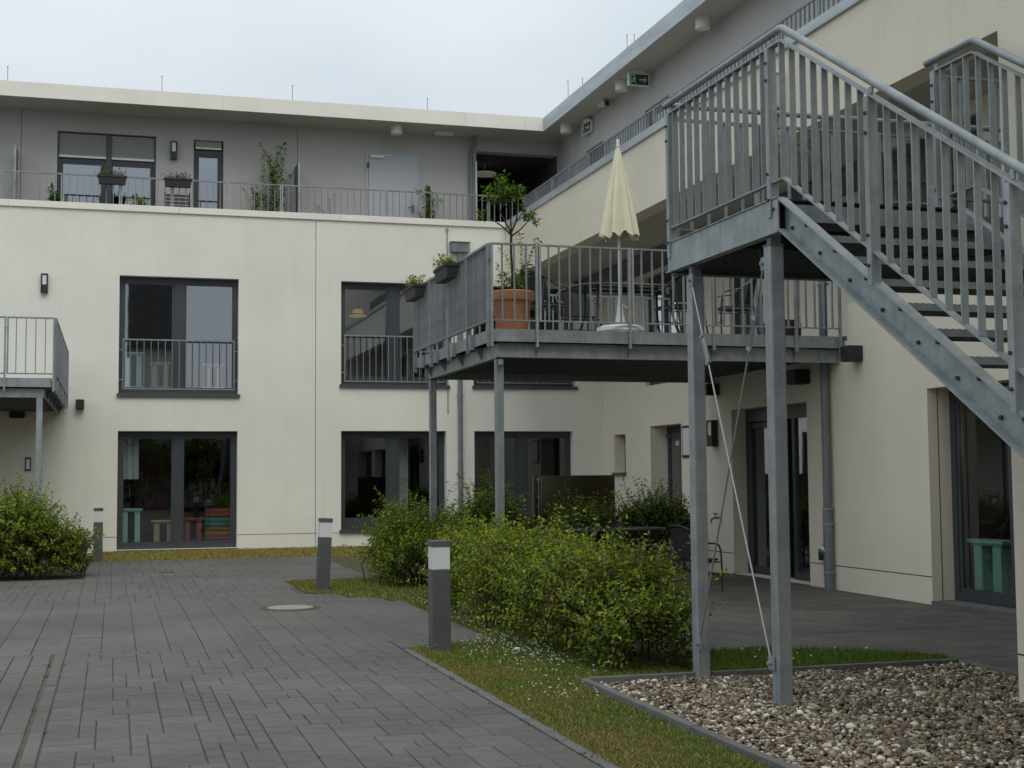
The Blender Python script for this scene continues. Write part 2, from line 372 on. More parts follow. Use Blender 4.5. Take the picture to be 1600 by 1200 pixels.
# paved courtyard: joint sand sheet with the stones standing 22 mm proud of it
KX = 2.53                                  # inner face of the edging between paving and lawn
pav = MB()
pave_poly = [(-14, -12), (KX, -12), (KX, 12.3), (3.5, 12.78), (3.5, 16.9), (2.52, 18.7), (2.5, 20.85), (3.9, 20.85), (3.9, 27), (-14, 27)]
pav.add([(x, y, -.011) for x, y in pave_poly], [tuple(range(len(pave_poly)))])
courtyard = structure(pav, 'courtyard_paving', M['sand'])
pavers = []                                # (x, y, w, d)
def tile_random(x0, x1, y0, y1, g=.1, keep=None):
    nx, ny = int(round((x1-x0)/g)), int(round((y1-y0)/g)); occ = np.zeros((nx, ny), bool)
    kinds = [(2, 3), (3, 2), (2, 2), (2, 3), (3, 2), (2, 3), (3, 3), (2, 4)]
    for j in range(ny):
        for i in range(nx):
            if occ[i, j]: continue
            ks = kinds[:]; random.shuffle(ks); ks += [(2, 2), (2, 1), (1, 2), (1, 1)]
            for w, d in ks:
                if i+w <= nx and j+d <= ny and not occ[i:i+w, j:j+d].any():
                    if nx-(i+w) == 1 or ny-(j+d) == 1: continue
                    break
            occ[i:i+w, j:j+d] = True
            px, py = x0+i*g, y0+j*g
            if keep is None or keep(px+w*g/2, py+d*g/2): pavers.append((px, py, w*g, d*g))
SX = -.38
tile_random(SX, SX+2.9, 2.9, 12.9)
def keep_poly(x, y):
    return y < 16.9 or x < 3.5-(y-16.9)*.545
tile_random(2.338, 3.54, 16.65, 18.75, .1, lambda x, y: keep_poly(x, y) and y < 18.0)
tile_random(2.54, 3.54, 12.3, 12.9, .1, lambda x, y: y > 12.25+(x-2.56)*.51)
# edge row cut to the kerb
# long slabs in the cross band
for k, (ya, yb) in enumerate(((12.9, 14.15), (14.15, 15.4), (15.4, 16.65), (16.65, 18.0))):
    for i in range(-24, 14):
        x = SX + .302*i
        if x < -8 or x > 3.4: continue
        if x+.302 > 3.5: pavers.append((x, ya, 3.5-x, yb-ya)) if yb < 16.7 else None; continue
        if (ya > 14.2 and ya > 16 and x > 2.3): continue
        pavers.append((x, ya, .302, yb-ya))
# strips of narrow boards left of the drain line
y = 3.0
while y < 12.85: d = min(1.0, 12.9-y); pavers.append((SX-.095, y, .09, d)); y += d
for i in range(1, 26):
    x0 = SX-.115-.158*i; y = 3.0+random.random()*.3
    while y < 12.85:
        d = random.choice((.32, .48, .64)); d = min(d, 12.9-y); pavers.append((x0, y, .155, d)); y += d
# far mixed paving
def keep_far(x, y):
    if x > 2.45 and 18.3 < y < 20.9: return False
    if x > 2.4 and y < 18.75: return keep_poly(x, y)
    return True
tile_random(-.4, 3.9, 18.0, 27.0, .1, keep_far); tile_random(-8.0, -.4, 18.0, 22.4)
def chamfer_paver(w, d, h=.05, g=.003, c=.005):
    """w x d stone, top edges chamfered, lower left corner at origin, top at z=0"""
    a0, a1, b0, b1 = g, w-g, g, d-g
    v = [(a0, b0, -h), (a1, b0, -h), (a1, b1, -h), (a0, b1, -h), (a0, b0, -c), (a1, b0, -c), (a1, b1, -c), (a0, b1, -c),
         (a0+c, b0+c, 0), (a1-c, b0+c, 0), (a1-c, b1-c, 0), (a0+c, b1-c, 0)]
    f = [(8, 9, 10, 11)] + [(i, (i+1) % 4, 4+(i+1) % 4, 4+i) for i in range(4)] + [(4+i, 4+(i+1) % 4, 8+(i+1) % 4, 8+i) for i in range(4)]
    return v, f
def in_view(x, y):
    dx, dy = x*math.cos(YAW)-y*math.sin(YAW), x*math.sin(YAW)+y*math.cos(YAW)
    return dy > 0 and abs(dx/dy) < .385 and (1.55/dy - PIT*0) < .35
near = sorted([p for p in pavers if in_view(p[0]+p[2]/2, p[1]+p[3]/2) and p[1] > 6.6], key=lambda p: p[1]-p[2]*p[3]*8)[:296]
nset = set(near); shapes = {}
for (x, y, w, d) in near:
    k = (round(w, 3), round(d, 3))
    if k not in shapes:
        v, f = chamfer_paver(w, d); b = MB(); b.add(v, f); shapes[k] = b.mesh('paver', M['paver'])
    o = place('paver', shapes[k], courtyard, (x, y, random.gauss(0, .0012)))
    o.rotation_euler = (random.gauss(0, .002), random.gauss(0, .003), 0)
rest = MB()
for (x, y, w, d) in pavers:
    if (x, y, w, d) in nset: continue
    v, f = chamfer_paver(w, d, .03, .0022 if y > 12.9 else .003, .003); dz = random.gauss(0, .001)
    rest.add([(a+x, b+y, c+dz) for a, b, c in v], f)
o = rest.build('paver_field', M['paver'], courtyard); o['kind'] = 'stuff'
# moss and weeds in the joints
# edging kerbs
edging = thing('lawn_edging', 'long pale concrete edging strip between the block paving and the clover lawn', 'edging', (KX, 7, 0))
y = -2.0
while y < 12.2:
    L = min(1.0, 12.22-y); b = MB(); b.box(KX, KX+.075, y+.002, y+L-.002, -.09, .003+random.gauss(0, .001)); part(b, 'kerb_stone', M['kerb'], edging, bevel=.004); y += L
# gravel bed edging: left side along Y, back side along X
gedge = thing('gravel_edging', 'dark concrete edging strip framing two sides of the pebble bed', 'edging', (3.42, 9.74, 0))
y = .7
while y < 9.72:
    L = min(1.0, 9.74-y); b = MB(); b.box(3.36, 3.42, y+.004, y+L-.004, -.1, .04+random.gauss(0, .002)); part(b, 'kerb_stone', M['kerb'], gedge, bevel=.006); y += L
x = 3.42
while x < 6.6:
    L = min(1.0, 6.6-x); b = MB(); b.box(x+.004, x+L-.004, 9.70, 9.75, -.1, .045+random.gauss(0, .002)); part(b, 'kerb_stone', M['kerb'], gedge, bevel=.006); x += L
b = MB(); b.box(6.6, 6.66, 8.0, 9.75, -.1, .03); part(b, 'kerb_stone', M['kerb'], gedge, bevel=.006)
# beds: lawn sheets
b = MB(); b.add([(x, y, -.004) for x, y in [(KX+.06, -12), (3.36, -12), (3.36, 9.75), (6.6, 9.75), (6.7, 10.1), (5.6, 10.75), (4.7, 10.6), (4.7, 12), (4.72, 17.4), (3.75, 17.4), (3.5, 16.9), (3.5, 12.78), (KX+.06, 12.25)]], [tuple(range(13))])
structure(b, 'lawn', M['turf'])
b = MB(); b.add([(x, y, -.006) for x, y in [(2.5, 20.85), (2.52, 18.7), (3.5, 16.9), (3.75, 17.4), (4.72, 17.4), (5.3, 20.5), (5.3, 27), (3.9, 27), (3.9, 20.85)]], [tuple(range(9))])
structure(b, 'planted_bed', M['turf'])
b = MB(); b.add([(x, y, -.01) for x, y in [(-14, 22.45), (-.62, 22.45), (-.42, 22.6), (-.42, 27), (-14, 27)]], [tuple(range(5))])
structure(b, 'shrub_bed', M['soil'])
b = MB(); b.add([(x, y, -.012) for x, y in [(-14, 27), (5.6, 27), (5.6, 30.6), (-14, 30.6)]], [tuple(range(4))])
structure(b, 'wall_verge', M['dryturf'])
b = MB(); b.add([(x, y, -.03) for x, y in [(3.42, -6), (5.88, -6), (5.88, 8), (6.6, 8), (6.6, 9.7), (3.42, 9.7)]], [tuple(range(6))])
structure(b, 'pebble_bed_base', M['soil'])
# terrace of large slabs in front of the right wing
b = MB(); b.add([(x, y, -.016) for x, y in [(6.66, 7.97), (9.6, 7.97), (9.6, 20.72), (11.25, 20.72), (11.25, 30.6), (5.3, 30.6), (5.3, 20.5), (4.72, 17.4), (4.70, 10.6), (5.6, 10.75), (6.66, 10.1)]], [tuple(range(11))])
terr = structure(b, 'terrace_paving', M['sand'])
tv = {}
def ter_keep(x, y): return not (y < 10.9 and x < 6.9 and not (y > 8 and x > 6.68)) 
for j in range(24):
    y = 8.0+.5*j+.0; off = .5*(j % 2)
    for i in range(7):
        x = 4.72+off+i*.8 - .4
        x0, x1 = max(x, 4.72), min(x+.8, 9.56)
        if x1-x0 < .12: continue
        if y < 10.05: x0 = max(x0, 6.68)
        elif y < 10.8: x0 = max(x0, 6.3 if y < 10.4 else 5.5)
        if x1-x0 < .12: continue
        k = (round(x1-x0, 2), .5)
        if k not in tv:
            v, f = chamfer_paver(k[0], .5, .04, .0035, .004); bb = MB(); bb.add(v, f); tv[k] = bb.mesh('slab', M['terrace'])
        o = place('slab', tv[k], terr, (x0, y, random.gauss(0, .0015)))

# ================================================================== BACK WING
bw = thing('apartment_wing', 'cream rendered rear wing of the building with a set-back mauve top storey', 'building', (0, YB, 0))
holes = [(.10, 2.64, .03, 2.59), (4.94, 7.38, .34, 2.60), (8.05, 10.47, .34, 2.60), (.10, 2.65, 3.41, 5.98), (4.94, 7.43, 3.62, 6.01), (8.04, 10.55, 3.62, 6.01)]
b = MB(); wallgrid(b, 'Y', YB, YB+.34, -9, XR, -.1, 7.39, holes); part(b, 'wall', M['cream'], bw)
b = MB(); b.box(4.358, 4.370, YB-.002, YB+.01, -.02, 7.36); part(b, 'expansion_joint', M['joint'], bw)
for xa, xb in ((-9, .098), (2.642, 4.94-.002), (7.382, 8.048), (10.472, 11.24)): b = MB(); b.box(xa, xb, YB-.0018, YB+.01, .306, .318); part(b, 'plinth_joint', M['joint'], bw)
# parapet cap in sheet lengths
xs = [-9, -5.6, -2.2, 1.35, 4.9, 8.82]
for a, c in zip(xs, xs[1:]):
    b = MB(); b.box(a+.002, c-.002, YB-.045, YB+.36, 7.39, 7.53); part(b, 'parapet_cap', M['cap'], bw, bevel=.006)
# terrace floor behind the parapet and inner floors
b = MB(); b.box(-9, 11.2, YB+.36, 31.68, 6.9, 7.05); part(b, 'roof_terrace_floor', M['kerb'], bw)
# interior rooms
b = MB()
for za, zb in ((.02, 3.0), (3.38, 6.5)):
    b.box(-9, 11.6, YB+.35, 36, za-.12, za-.02); b.box(-9, 11.6, YB+.35, 36, zb, zb+.1)
    b.box(-9, 11.6, 35.9, 36, za, zb); 
    for xx in (-1.2, 4.1, 7.72): b.box(xx, xx+.1, YB+.35, 35.9, za, zb)
    b.box(11.5, 11.6, YB+.35, 35.9, za, zb)
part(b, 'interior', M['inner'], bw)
window(bw, 'Y', YB, .10, 2.64, .03, 2.59, sill=False, botw=.10, gm='glassg')
window(bw, 'Y', YB, 4.94, 7.38, .38, 2.60, mull=.20, botw=.2, gm='glassg')
window(bw, 'Y', YB, 8.05, 10.47, .38, 2.60, mull=.20, botw=.2, gm='glassg')
window(bw, 'Y', YB, .10, 2.65, 3.41, 5.98, mull=.2)
window(bw, 'Y', YB, 4.94, 7.43, 3.66, 6.01, mull=.2, botw=.14)
window(bw, 'Y', YB, 8.04, 10.55, 3.66, 6.01, mull=.2, botw=.14)
b = MB(); b.box(.10, 2.64, YB-.12, YB+.2, -.02, .028); part(b, 'door_threshold', M['kerb'], bw)
# penthouse storey
PY = 31.7
ph = [(-1.27, .87, 7.05, 9.36), (1.71, 2.38, 7.05, 9.34), (8.43, 10.5, 7.04, 9.48)]
b = MB(); wallgrid(b, 'Y', PY, PY+.3, -9, 10.5, 7.0, 9.83, ph); part(b, 'upper_wall', M['mauve'], bw)
for xx in (-2.04, 4.08): b = MB(); b.box(xx, xx+.012, PY-.002, PY+.01, 7.05, 9.8); part(b, 'expansion_joint', M['joint'], bw)
b = MB(); b.box(-9, 8.4, 36, 36.1, 7, 9.8); b.box(-9, 8.38, PY+.3, 36, 6.92, 7.0); b.box(-3, -2.9, PY+.3, 36, 7, 9.8); b.box(8.2, 8.33, PY+.3, 36, 7, 9.8)
part(b, 'upper_interior', M['inner'], bw)
wf = window(bw, 'Y', PY, -1.27, .87, 7.06, 8.80, mull=.15, gm='glassw', sill=False, depth=.12)
# roller shutters half down above the glass
for a, c in ((-1.23, -.22), (-.10, .83)):
    sh = MB()
    for k in range(11): sh.box(a, c, PY+.075+.004*(k % 2), PY+.095, 8.83+.045*k+.003, 8.83+.045*(k+1)-.003)
    part(sh, 'roller_shutter', M['shutter'], bw)
    sh = MB(); sh.box(a, c, PY+.06, PY+.1, 8.785, 8.83); part(sh, 'shutter_bar', M['cap'], bw)
b = MB(); b.box(-1.27, -1.23, PY+.05, PY+.12, 7.06, 9.35); b.box(.83, .87, PY+.05, PY+.12, 7.06, 9.35); b.box(-.22, -.10, PY+.05, PY+.118, 7.06, 9.35); b.box(-1.23, .83, PY+.101, PY+.16, 8.8, 9.35); part(b, 'shutter_guide', M['frame'], bw)
window(bw, 'Y', PY, 1.71, 2.38, 7.06, 9.12, bays=1, gm='glassw', sill=False, depth=.12)
b = MB(); b.box(1.75, 2.34, PY+.07, PY+.15, 9.19, 9.33); part(b, 'roller_shutter', M['shutter'], bw)
b = MB(); b.box(1.75, 2.34, PY+.06, PY+.1, 9.145, 9.187); part(b, 'shutter_bar', M['cap'], bw)
b = MB(); b.box(-1.0, -.3, PY+.42, PY+.45, 7.1, 9.2); b.box(.1, .8, PY+.42, PY+.45, 7.1, 9.2); part(b, 'curtain', M['curtain'], bw)
# pale steel door to the roof terrace
b = MB(); b.box(5.70, 5.765, PY-.03, PY-.001, 7.05, 9.30); b.box(6.965, 7.03, PY-.03, PY-.001, 7.05, 9.30); b.box(5.765, 6.965, PY-.03, PY-.001, 9.24, 9.30)
dfr = part(b, 'door_frame', M['doorw'], bw)
b = MB(); b.box(5.77, 6.96, PY-.055, PY-.004, 7.07, 9.235); dl = part(b, 'door', M['doorw'], bw)
b = MB(); b.box(5.80, 6.12, PY-.115, PY-.056, 9.14, 9.21); b.box(6.12, 6.36, PY-.075, PY-.062, 9.205, 9.225); part(b, 'door_closer', M['white'], dl)
b = MB(); b.box(6.82, 6.84, PY-.11, PY-.056, 7.97, 7.99); b.box(6.70, 6.84, PY-.125, PY-.105, 7.97, 7.99); b.box(6.80, 6.86, PY-.066, PY-.056, 7.85, 8.06); part(b, 'door_handle', M['frame'], dl)
b = MB()
for z in (7.3, 8.9): b.box(5.735, 5.775, PY-.085, PY-.031, z, z+.12)
part(b, 'hinge', M['bolt'], dl)
# covered passage behind the opening
b = MB(); b.box(8.33, 8.42, PY+.3, 40, 6.9, 9.8); b.box(10.52, 10.6, PY+.31, 40, 6.9, 9.8); b.box(8.4, 10.6, 39.9, 40, 6.9, 9.8); b.box(8.42, 10.52, PY+.3, 39.9, 6.93, 7.04); b.box(8.42, 10.52, PY+.3, 39.9, 9.5, 9.6)
part(b, 'passage_lining', M['inner'], bw)
# roof slab with pale fascia
b = MB(); b.box(-9, 14, YB+.04, 41, 9.86, 9.9); part(b, 'roof', M['kerb'], bw)
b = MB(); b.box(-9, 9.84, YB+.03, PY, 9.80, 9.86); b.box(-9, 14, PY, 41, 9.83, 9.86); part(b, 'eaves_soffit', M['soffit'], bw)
xs = [-9, -5.1, 2.29, 7.85, 9.35, 9.82]
for a, c in zip(xs, xs[1:]):
    b = MB(); b.box(a+.002, c-.002, YB, YB+.03, 9.785, 10.11); b.box(a+.002, c-.002, YB+.03, YB+.3, 10.09, 10.11); part(b, 'fascia', M['cap'], bw)

# ================================================================== RIGHT WING
rw = thing('apartment_wing', 'cream rendered right-hand wing with recessed ground floor and a gallery under the roof', 'building', (XW, 12, 0))
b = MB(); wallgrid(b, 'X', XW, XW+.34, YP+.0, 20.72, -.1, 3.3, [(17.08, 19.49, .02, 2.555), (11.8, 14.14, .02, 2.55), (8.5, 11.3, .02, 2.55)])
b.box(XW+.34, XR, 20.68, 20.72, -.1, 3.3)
part(b, 'wall', M['cream_bounce'], rw)
for a, c in ((YP, 8.49), (11.31, 11.798), (14.142, 17.078), (19.492, 20.7)): b = MB(); b.box(XW-.002, XW+.01, a, c, .318, .330); part(b, 'plinth_joint', M['joint'], rw)
# wall of the recess
b = MB(); wallgrid(b, 'X', XR, XR+.5, 20.73, YB-.001, -.1, 3.3, [(26.0, 27.68, .02, 2.61), (29.19, 29.9, 1.62, 2.49)]); part(b, 'recess_wall', M['cream_bounce'], rw)
b = MB(); b.box(XW+.02, XR+.5, YP, 20.67, 3.1, 3.37); part(b, 'loggia_floor', M['kerb'], rw)
b = MB(); b.box(XW, XW+.2, YP, 15.94, 3.3005, 3.78); part(b, 'loggia_parapet', M['cream_bounce'], rw)
b = MB(); wallgrid(b, 'X', XR, XR+.3, 17.1, YB-.001, 3.301, 6.169, [(26.0, 27.9, 3.5, 5.9), (22.2, 23.6, 3.4, 5.9)]); part(b, 'upper_recess_wall', M['cream_bounce'], rw)
b = MB(); wallgrid(b, 'X', 10.2, 10.5, YP, 17.1, 3.372, 6.169, [(14.2, 16.6, 3.45, 6.0), (9, 13.4, 3.45, 6.0)]); b.box(10.5, XR+.3, 17.06, 17.1, 3.372, 6.169); part(b, 'loggia_wall', M['cream_bounce'], rw)
for a, c in ((26.0, 27.9), (22.2, 23.6)): window(rw, 'X', XR, a, c, 3.42, 5.9, bays=1 if c-a < 1.5 else 2, sill=False, depth=.1)
window(rw, 'X', 10.2, 14.2, 16.6, 3.45, 6.0, sill=False, depth=.1); window(rw, 'X', 10.2, 9, 13.4, 3.45, 6.0, bays=3, sill=False, depth=.1)
# slab front with cap
b = MB(); b.box(XF, XF+.34, YP+.0, YB-.001, 6.17, 7.39); part(b, 'gallery_front', M['cream_bounce'], rw)
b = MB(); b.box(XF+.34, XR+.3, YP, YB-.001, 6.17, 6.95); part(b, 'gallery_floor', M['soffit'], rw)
ys = [30.55, 27.2, 23.9, 20.6, 17.3, 14.0, 10.7, YP]
for a, c in zip(ys, ys[1:]):
    b = MB(); b.box(XF-.045, XF+.36, c+.002, a-.002, 7.39, 7.53); part(b, 'parapet_cap', M['zinccap'], rw, bevel=.006)
b = MB(); wallgrid(b, 'X', 10.5, 10.8, 5, PY, 6.95, 9.83, [(28.4, 29.5, 7.0, 9.07), (24.6, 25.86, 7.0, 9.07), (14, 16, 7, 9.07)]); part(b, 'upper_wall', M['mauve'], rw)
for a, c in ((28.4, 29.5), (24.6, 25.86), (14, 16)): window(rw, 'X', 10.5, a, c, 7.0, 9.07, bays=1 if c-a < 1.5 else 2, sill=False, depth=.08)
b = MB(); b.box(9.86, 14, 5, YB+.02, 9.86, 9.9); part(b, 'roof', M['kerb'], rw)
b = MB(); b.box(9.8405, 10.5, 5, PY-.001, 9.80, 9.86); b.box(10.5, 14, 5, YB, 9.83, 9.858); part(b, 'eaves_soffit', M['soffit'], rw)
ys = [YB-.002, 27.6, 24.6, 21.6, 18.6, 15.6, 12.6, 9.6, 5]
for a, c in zip(ys, ys[1:]):
    b = MB(); b.box(9.81, 9.84, c+.002, a-.002, 9.785, 10.11); b.box(9.84, 10.1, c+.002, a-.002, 10.09, 10.11); part(b, 'fascia', M['zinccap'], rw)
# rooms
b = MB()
b.box(XW+.35, 15, YP+.1, 20.6, -.1, -.02); b.box(XW+.35, 15, YP+.1, 20.6, 2.75, 2.85); b.box(14.9, 15, YP, 20.6, 0, 3); b.box(XW+.35, 15, 15.6, 15.7, 0, 2.75); b.box(XW+.35, 15, YP+.02, YP+.12, 0, 2.75); b.box(XW+.35, 15, 20.56, 20.66, 0, 2.75)
b.box(XR+.5, 15, 20.73, 30.6, -.1, -.02); b.box(XR+.5, 15, 20.73, 30.6, 2.75, 2.85); b.box(14.9, 15, 20.6, 30.6, 0, 3)
b.box(XR+.5, 15, 25, 25.1, 0, 2.75); b.box(XR+.5, 15, 28.5, 28.6, 0, 2.75)
b.box(10.55, 15, YP, 30.6, 6.0, 6.15); b.box(14.9, 15, YP, 30.6, 3.4, 6.1); b.box(XR+.3, 15, YP, 30.6, 3.3, 3.4)
for yy in (13.8, 17.0, 20.5, 25.0): b.box(XR+.3 if yy > 17 else 10.55, 14.9, yy, yy+.1, 3.4, 6.0)
b.box(10.82, 14, 5, 31.6, 6.96, 7.0); b.box(13.9, 14, 5, 31.6, 7, 9.8); b.box(10.82, 14, 20, 20.1, 7, 9.8); b.box(10.82, 14, 28, 28.1, 7, 9.8)
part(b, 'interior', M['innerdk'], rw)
# ground floor openings: wide door left standing open, fixed light beside it
fr = MB(); fx = XW+.24
fr.box(fx, fx+.08, 19.41, 19.49, .02, 2.55); fr.box(fx, fx+.08, 17.08, 17.16, .02, 2.55); fr.box(fx, fx+.08, 17.16, 19.41, 2.36, 2.55); fr.box(fx, fx+.08, 17.9, 17.98, .02, 2.36); fr.box(fx, fx+.08, 17.16, 17.9, .02, .14)
fr.box(fx-.01, fx+.09, 17.1, 19.45, 2.44, 2.46)
f = part(fr, 'door_frame', M['frame'], rw)
b = MB(); b.box(fx+.035, fx+.041, 17.16, 17.9, .14, 2.36); part(b, 'pane', M['glass'], f)
b = MB()
for a, c in ((0, .09), (.80, .89)): b.box(fx-.16+a*.15+.16, fx-.1+a*.15+.16, 19.40-c, 19.40-a, .04, 2.34)
b.box(fx+.02, fx+.07, 18.55, 19.36, .04, .14); b.box(fx+.02, fx+.07, 18.55, 19.36, 2.25, 2.34)
f = part(b, 'door_leaf', M['frame'], rw)
b = MB(); b.box(fx+.04, fx+.046, 18.6, 19.3, .14, 2.25); part(b, 'pane', M['glass'], f)
b = MB(); b.box(fx-.03, fx+.01, 18.52, 18.55, .95, 1.1); part(b, 'door_handle', M['galv'], f)
window(rw, 'X', XW, 8.5, 11.3, .05, 2.55, bays=2, mull=.1, depth=.3, fw=.1, sill=False, gm='glassg')  # unseen window, added so daylight reaches the room behind
window(rw, 'X', XW, 11.8, 14.14, .05, 2.55, bays=2, mull=.1, depth=.3, fw=.1, sill=False, gm='glassg')
for q in ((11.8, 14.14, .045), (17.08, 19.49, .015)): b = MB(); b.box(XW-.02, XW+.3, q[0], q[1], -.02, q[2]); part(b, 'door_threshold', M['kerb'], rw)
b = MB(); b.box(XW+.13, XW+.142, 14.137, 14.1405, .02, 2.55); part(b, 'reveal_joint', M['joint'], rw)
# recess entrance door and small window
f = window(rw, 'X', XR, 26.0, 27.68, .03, 2.61, bays=2, depth=.40, mull=.22, sill=False)
b = MB(); b.box(XR+.33, XR+.40, 26.05, 27.6, 2.36, 2.42); part(b, 'transom', M['frame'], f)
b = MB(); b.box(XR+.36, XR+.395, 27.0, 27.12, 2.18, 2.27); part(b, 'door_notice', M['white'], f)
window(rw, 'X', XR, 29.19, 29.9, 1.62, 2.49, bays=1, depth=.25)

# near block at the right edge
nb = thing('stair_tower', 'tall cream rendered block whose corner closes the right edge of the picture', 'building', (XP, YP, 0))
b = MB(); b.box(XP, 12, -8, YP-.001, -.1, 10.4); part(b, 'wall', M['cream_bounce'], nb)
b = MB(); b.box(XP-.002, XP+.01, -8, YP-.003, .318, .330); part(b, 'expansion_joint', M['joint'], nb)

# ================================================================== RAILINGS
_bars = {}
def bar_mesh(name, dx, dy, h, m):
    k = (name, round(dx, 4), round(dy, 4), round(h, 3), m)
    if k not in _bars:
        b = MB(); b.box(-dx/2, dx/2, -dy/2, dy/2, 0, h); _bars[k] = b.mesh(name, M[m])
    return _bars[k]
def railing(parent, axis, at, a, b, zb, zt, posts, pitch=.14, foot=None, m='galvf', dep=.04, th=.009, rail=.022, double=True, pm='galv'):
    """flat-bar railing: axis is the direction it runs; at = position across; bars stand with their broad side across the run"""
    def L(u, z): return (u, at, z) if axis == 'X' else (at, u, z)
    def BX(mb, u0, u1, d0, d1, z0, z1):
        if axis == 'X': mb.box(u0, u1, at+d0, at+d1, z0, z1)
        else: mb.box(at+d0, at+d1, u0, u1, z0, z1)
    ends = [a] + sorted(posts) + [b]; ends = sorted(set(ends))
    for p, q in zip(ends, ends[1:]):
        if q-p < .05: continue
        mb = MB(); BX(mb, p+.012, q-.012, -dep/2, dep/2, zt-rail, zt); part(mb, 'top_rail', M[m], parent)
        mb = MB(); BX(mb, p+.012, q-.012, -dep/2, dep/2, zb, zb+rail*.8); part(mb, 'bottom_rail', M[m], parent)
        n = max(1, round((q-p)/pitch)); me = bar_mesh('baluster', th if axis == 'X' else dep*.96, dep*.96 if axis == 'X' else th, zt-rail-zb-rail*.8, m)
        for i in range(1, n): spart(me, 'baluster', parent, L(p+(q-p)*i/n, zb+rail*.8))
    for p in ends:
        mb = MB(); z0 = foot if foot is not None else zb
        if double:
            if p > ends[0]+.01: BX(mb, p-.034, p-.007, -dep*.6, dep*.6, z0, zt)
            if p < ends[-1]-.01: BX(mb, p+.007, p+.034, -dep*.6, dep*.6, z0 if p == ends[0] else zb, zt)
            BX(mb, p-.012, p+.012, -.009, .009, zt-.2, zt-.18)
        else: BX(mb, p-.02, p+.02, -dep*.55, dep*.55, z0, zt)
        part(mb, 'post', M[pm], parent)

# gallery railings
g = thing('gallery_railing', 'thin grey bar railing along the roof terrace above the rear wing parapet', 'railing', (0, 30.72, 7.4), 'railings of the top storey')
px = [-7.2, -6.0, -4.8, -3.6, -2.35, -1.11, .1, 1.2, 2.39, 3.6, 4.81, 6.02, 7.22, 8.46]
railing(g, 'X', 30.72, -8.4, 9.34, 7.50, 8.185, px, .147, foot=7.05, double=True, rail=.03, th=.014)
g = thing('gallery_railing', 'grey bar railing receding along the gallery of the right wing under the eaves', 'railing', (9.36, 20, 7.4), 'railings of the top storey')
railing(g, 'Y', 9.36, 10.6, 30.72, 7.50, 8.20, [11.8+1.2*i for i in range(16)], .14, foot=6.95, rail=.03, dep=.032)

# French-window guards
def guard(xa, xb, za, zb, label):
    t = thing('window_guard', label, 'railing', ((xa+xb)/2, YB, za), 'guards across the tall upper windows')
    mb = MB()
    for u in (xa, xb-.02): mb.box(u, u+.02, YB+.03, YB+.06, za, zb)
    mb.box(xa+.02, xb-.02, YB+.03, YB+.06, zb-.03, zb); mb.box(xa+.02, xb-.02, YB+.03, YB+.06, za, za+.025)
    part(mb, 'frame', M['galvf'], t)
    n = round((xb-xa)/.15); me = bar_mesh('baluster', .014, .022, zb-za-.055, 'galvf')
    for i in range(1, n): spart(me, 'baluster', t, (xa+(xb-xa)*i/n, YB+.045, za+.025))
    mb = MB()
    for z in (za+.2, zb-.25):
        mb.box(xa-.075, xa, YB+.035, YB+.055, z, z+.02); mb.box(xb, xb+.075, YB+.035, YB+.055, z, z+.02)
    part(mb, 'bracket', M['galv'], t)
guard(.18, 2.57, 3.50, 4.60, 'grey bar guard across the lower half of the leftmost upper window')
guard(5.02, 7.35, 3.72, 4.79, 'grey bar guard across the upper window partly hidden by the steel balcony')
guard(8.12, 10.47, 3.72, 4.79, 'grey bar guard seen just below the underside of the steel balcony')

# ================================================================== STEEL BALCONY (right)
BX0, BX1, BY0, BY1, DZ = 4.42, 9.285, 16.0, 20.5, 3.36
t = thing('steel_balcony', 'large galvanised steel balcony on posts carrying furniture, a parasol and a potted tree', 'balcony', (4.6, 16.3, 0))
railing(t, 'X', BY0-.0, BX0, BX1-.04, 3.455, 4.42, [5.04, 6.27, 7.42, 8.60], .138, foot=3.14, rail=.021, th=.014)
railing(t, 'Y', BX0, BY0+.03, 20.35, 3.455, 4.42, [17.1, 18.15, 19.25], .125, foot=3.14, rail=.028, dep=.05)
railing(t, 'X', 20.4, 4.5, BX1-.1, 3.455, 4.42, [5.6, 6.8, 8.0], .138, foot=3.14, rail=.028, th=.018)
b = MB(); b.box(BX0+.02, BX1-.003, BY0+.03, BY0+.045, 3.205, DZ); b.box(BX0+.02, BX0+.035, BY0+.05, 20.38, 3.205, DZ); b.box(BX0+.04, BX1, 20.36, 20.38, 3.205, DZ)
part(b, 'edge_plate', M['galv'], t)
b = MB(); b.box(BX0+.036, BX1-.004, BY0+.046, 20.35, DZ-.035, DZ-.012); part(b, 'deck', M['galvd'], t)
b = MB()
for yy in (16.14, 20.05): 
    b = MB(); b.box(BX0+.14, BX1-.01, yy, yy+.012, 3.02, 3.20); b.box(BX0+.14, BX1-.01, yy+.012, yy+.08, 3.02, 3.032); b.box(BX0+.14, BX1-.01, yy+.012, yy+.08, 3.188, 3.20); part(b, 'cross_beam', M['galv'], t)
b = MB()
b.box(BX0+.14, BX0+.152, 16.153, 20.04, 3.02, 3.20); b.box(BX0+.152, BX0+.22, 16.24, 20.04, 3.02, 3.032)
part(b, 'side_beam', M['galv'], t)
for yy in (16.9, 17.9, 18.9, 19.8):     # gusset brackets on the side beam
    b = MB(); b.prism([(BX0+.03, 3.204), (BX0+.139, 3.204), (BX0+.139, 3.03)], 'Y', yy, yy+.01); part(b, 'gusset', M['galvd'], t)
    b = MB(); b.box(BX0-.035, BX0+.02, yy-.05, yy+.03, 3.17, 3.36); part(b, 'post_bracket', M['galv'], t)
for xx in (5.04, 6.27, 7.42, 8.6):
    b = MB(); b.prism([(BY0+.045, 3.204), (BY0+.139, 3.204), (BY0+.139, 3.03)], 'X', xx, xx+.01); part(b, 'gusset', M['galvd'], t)
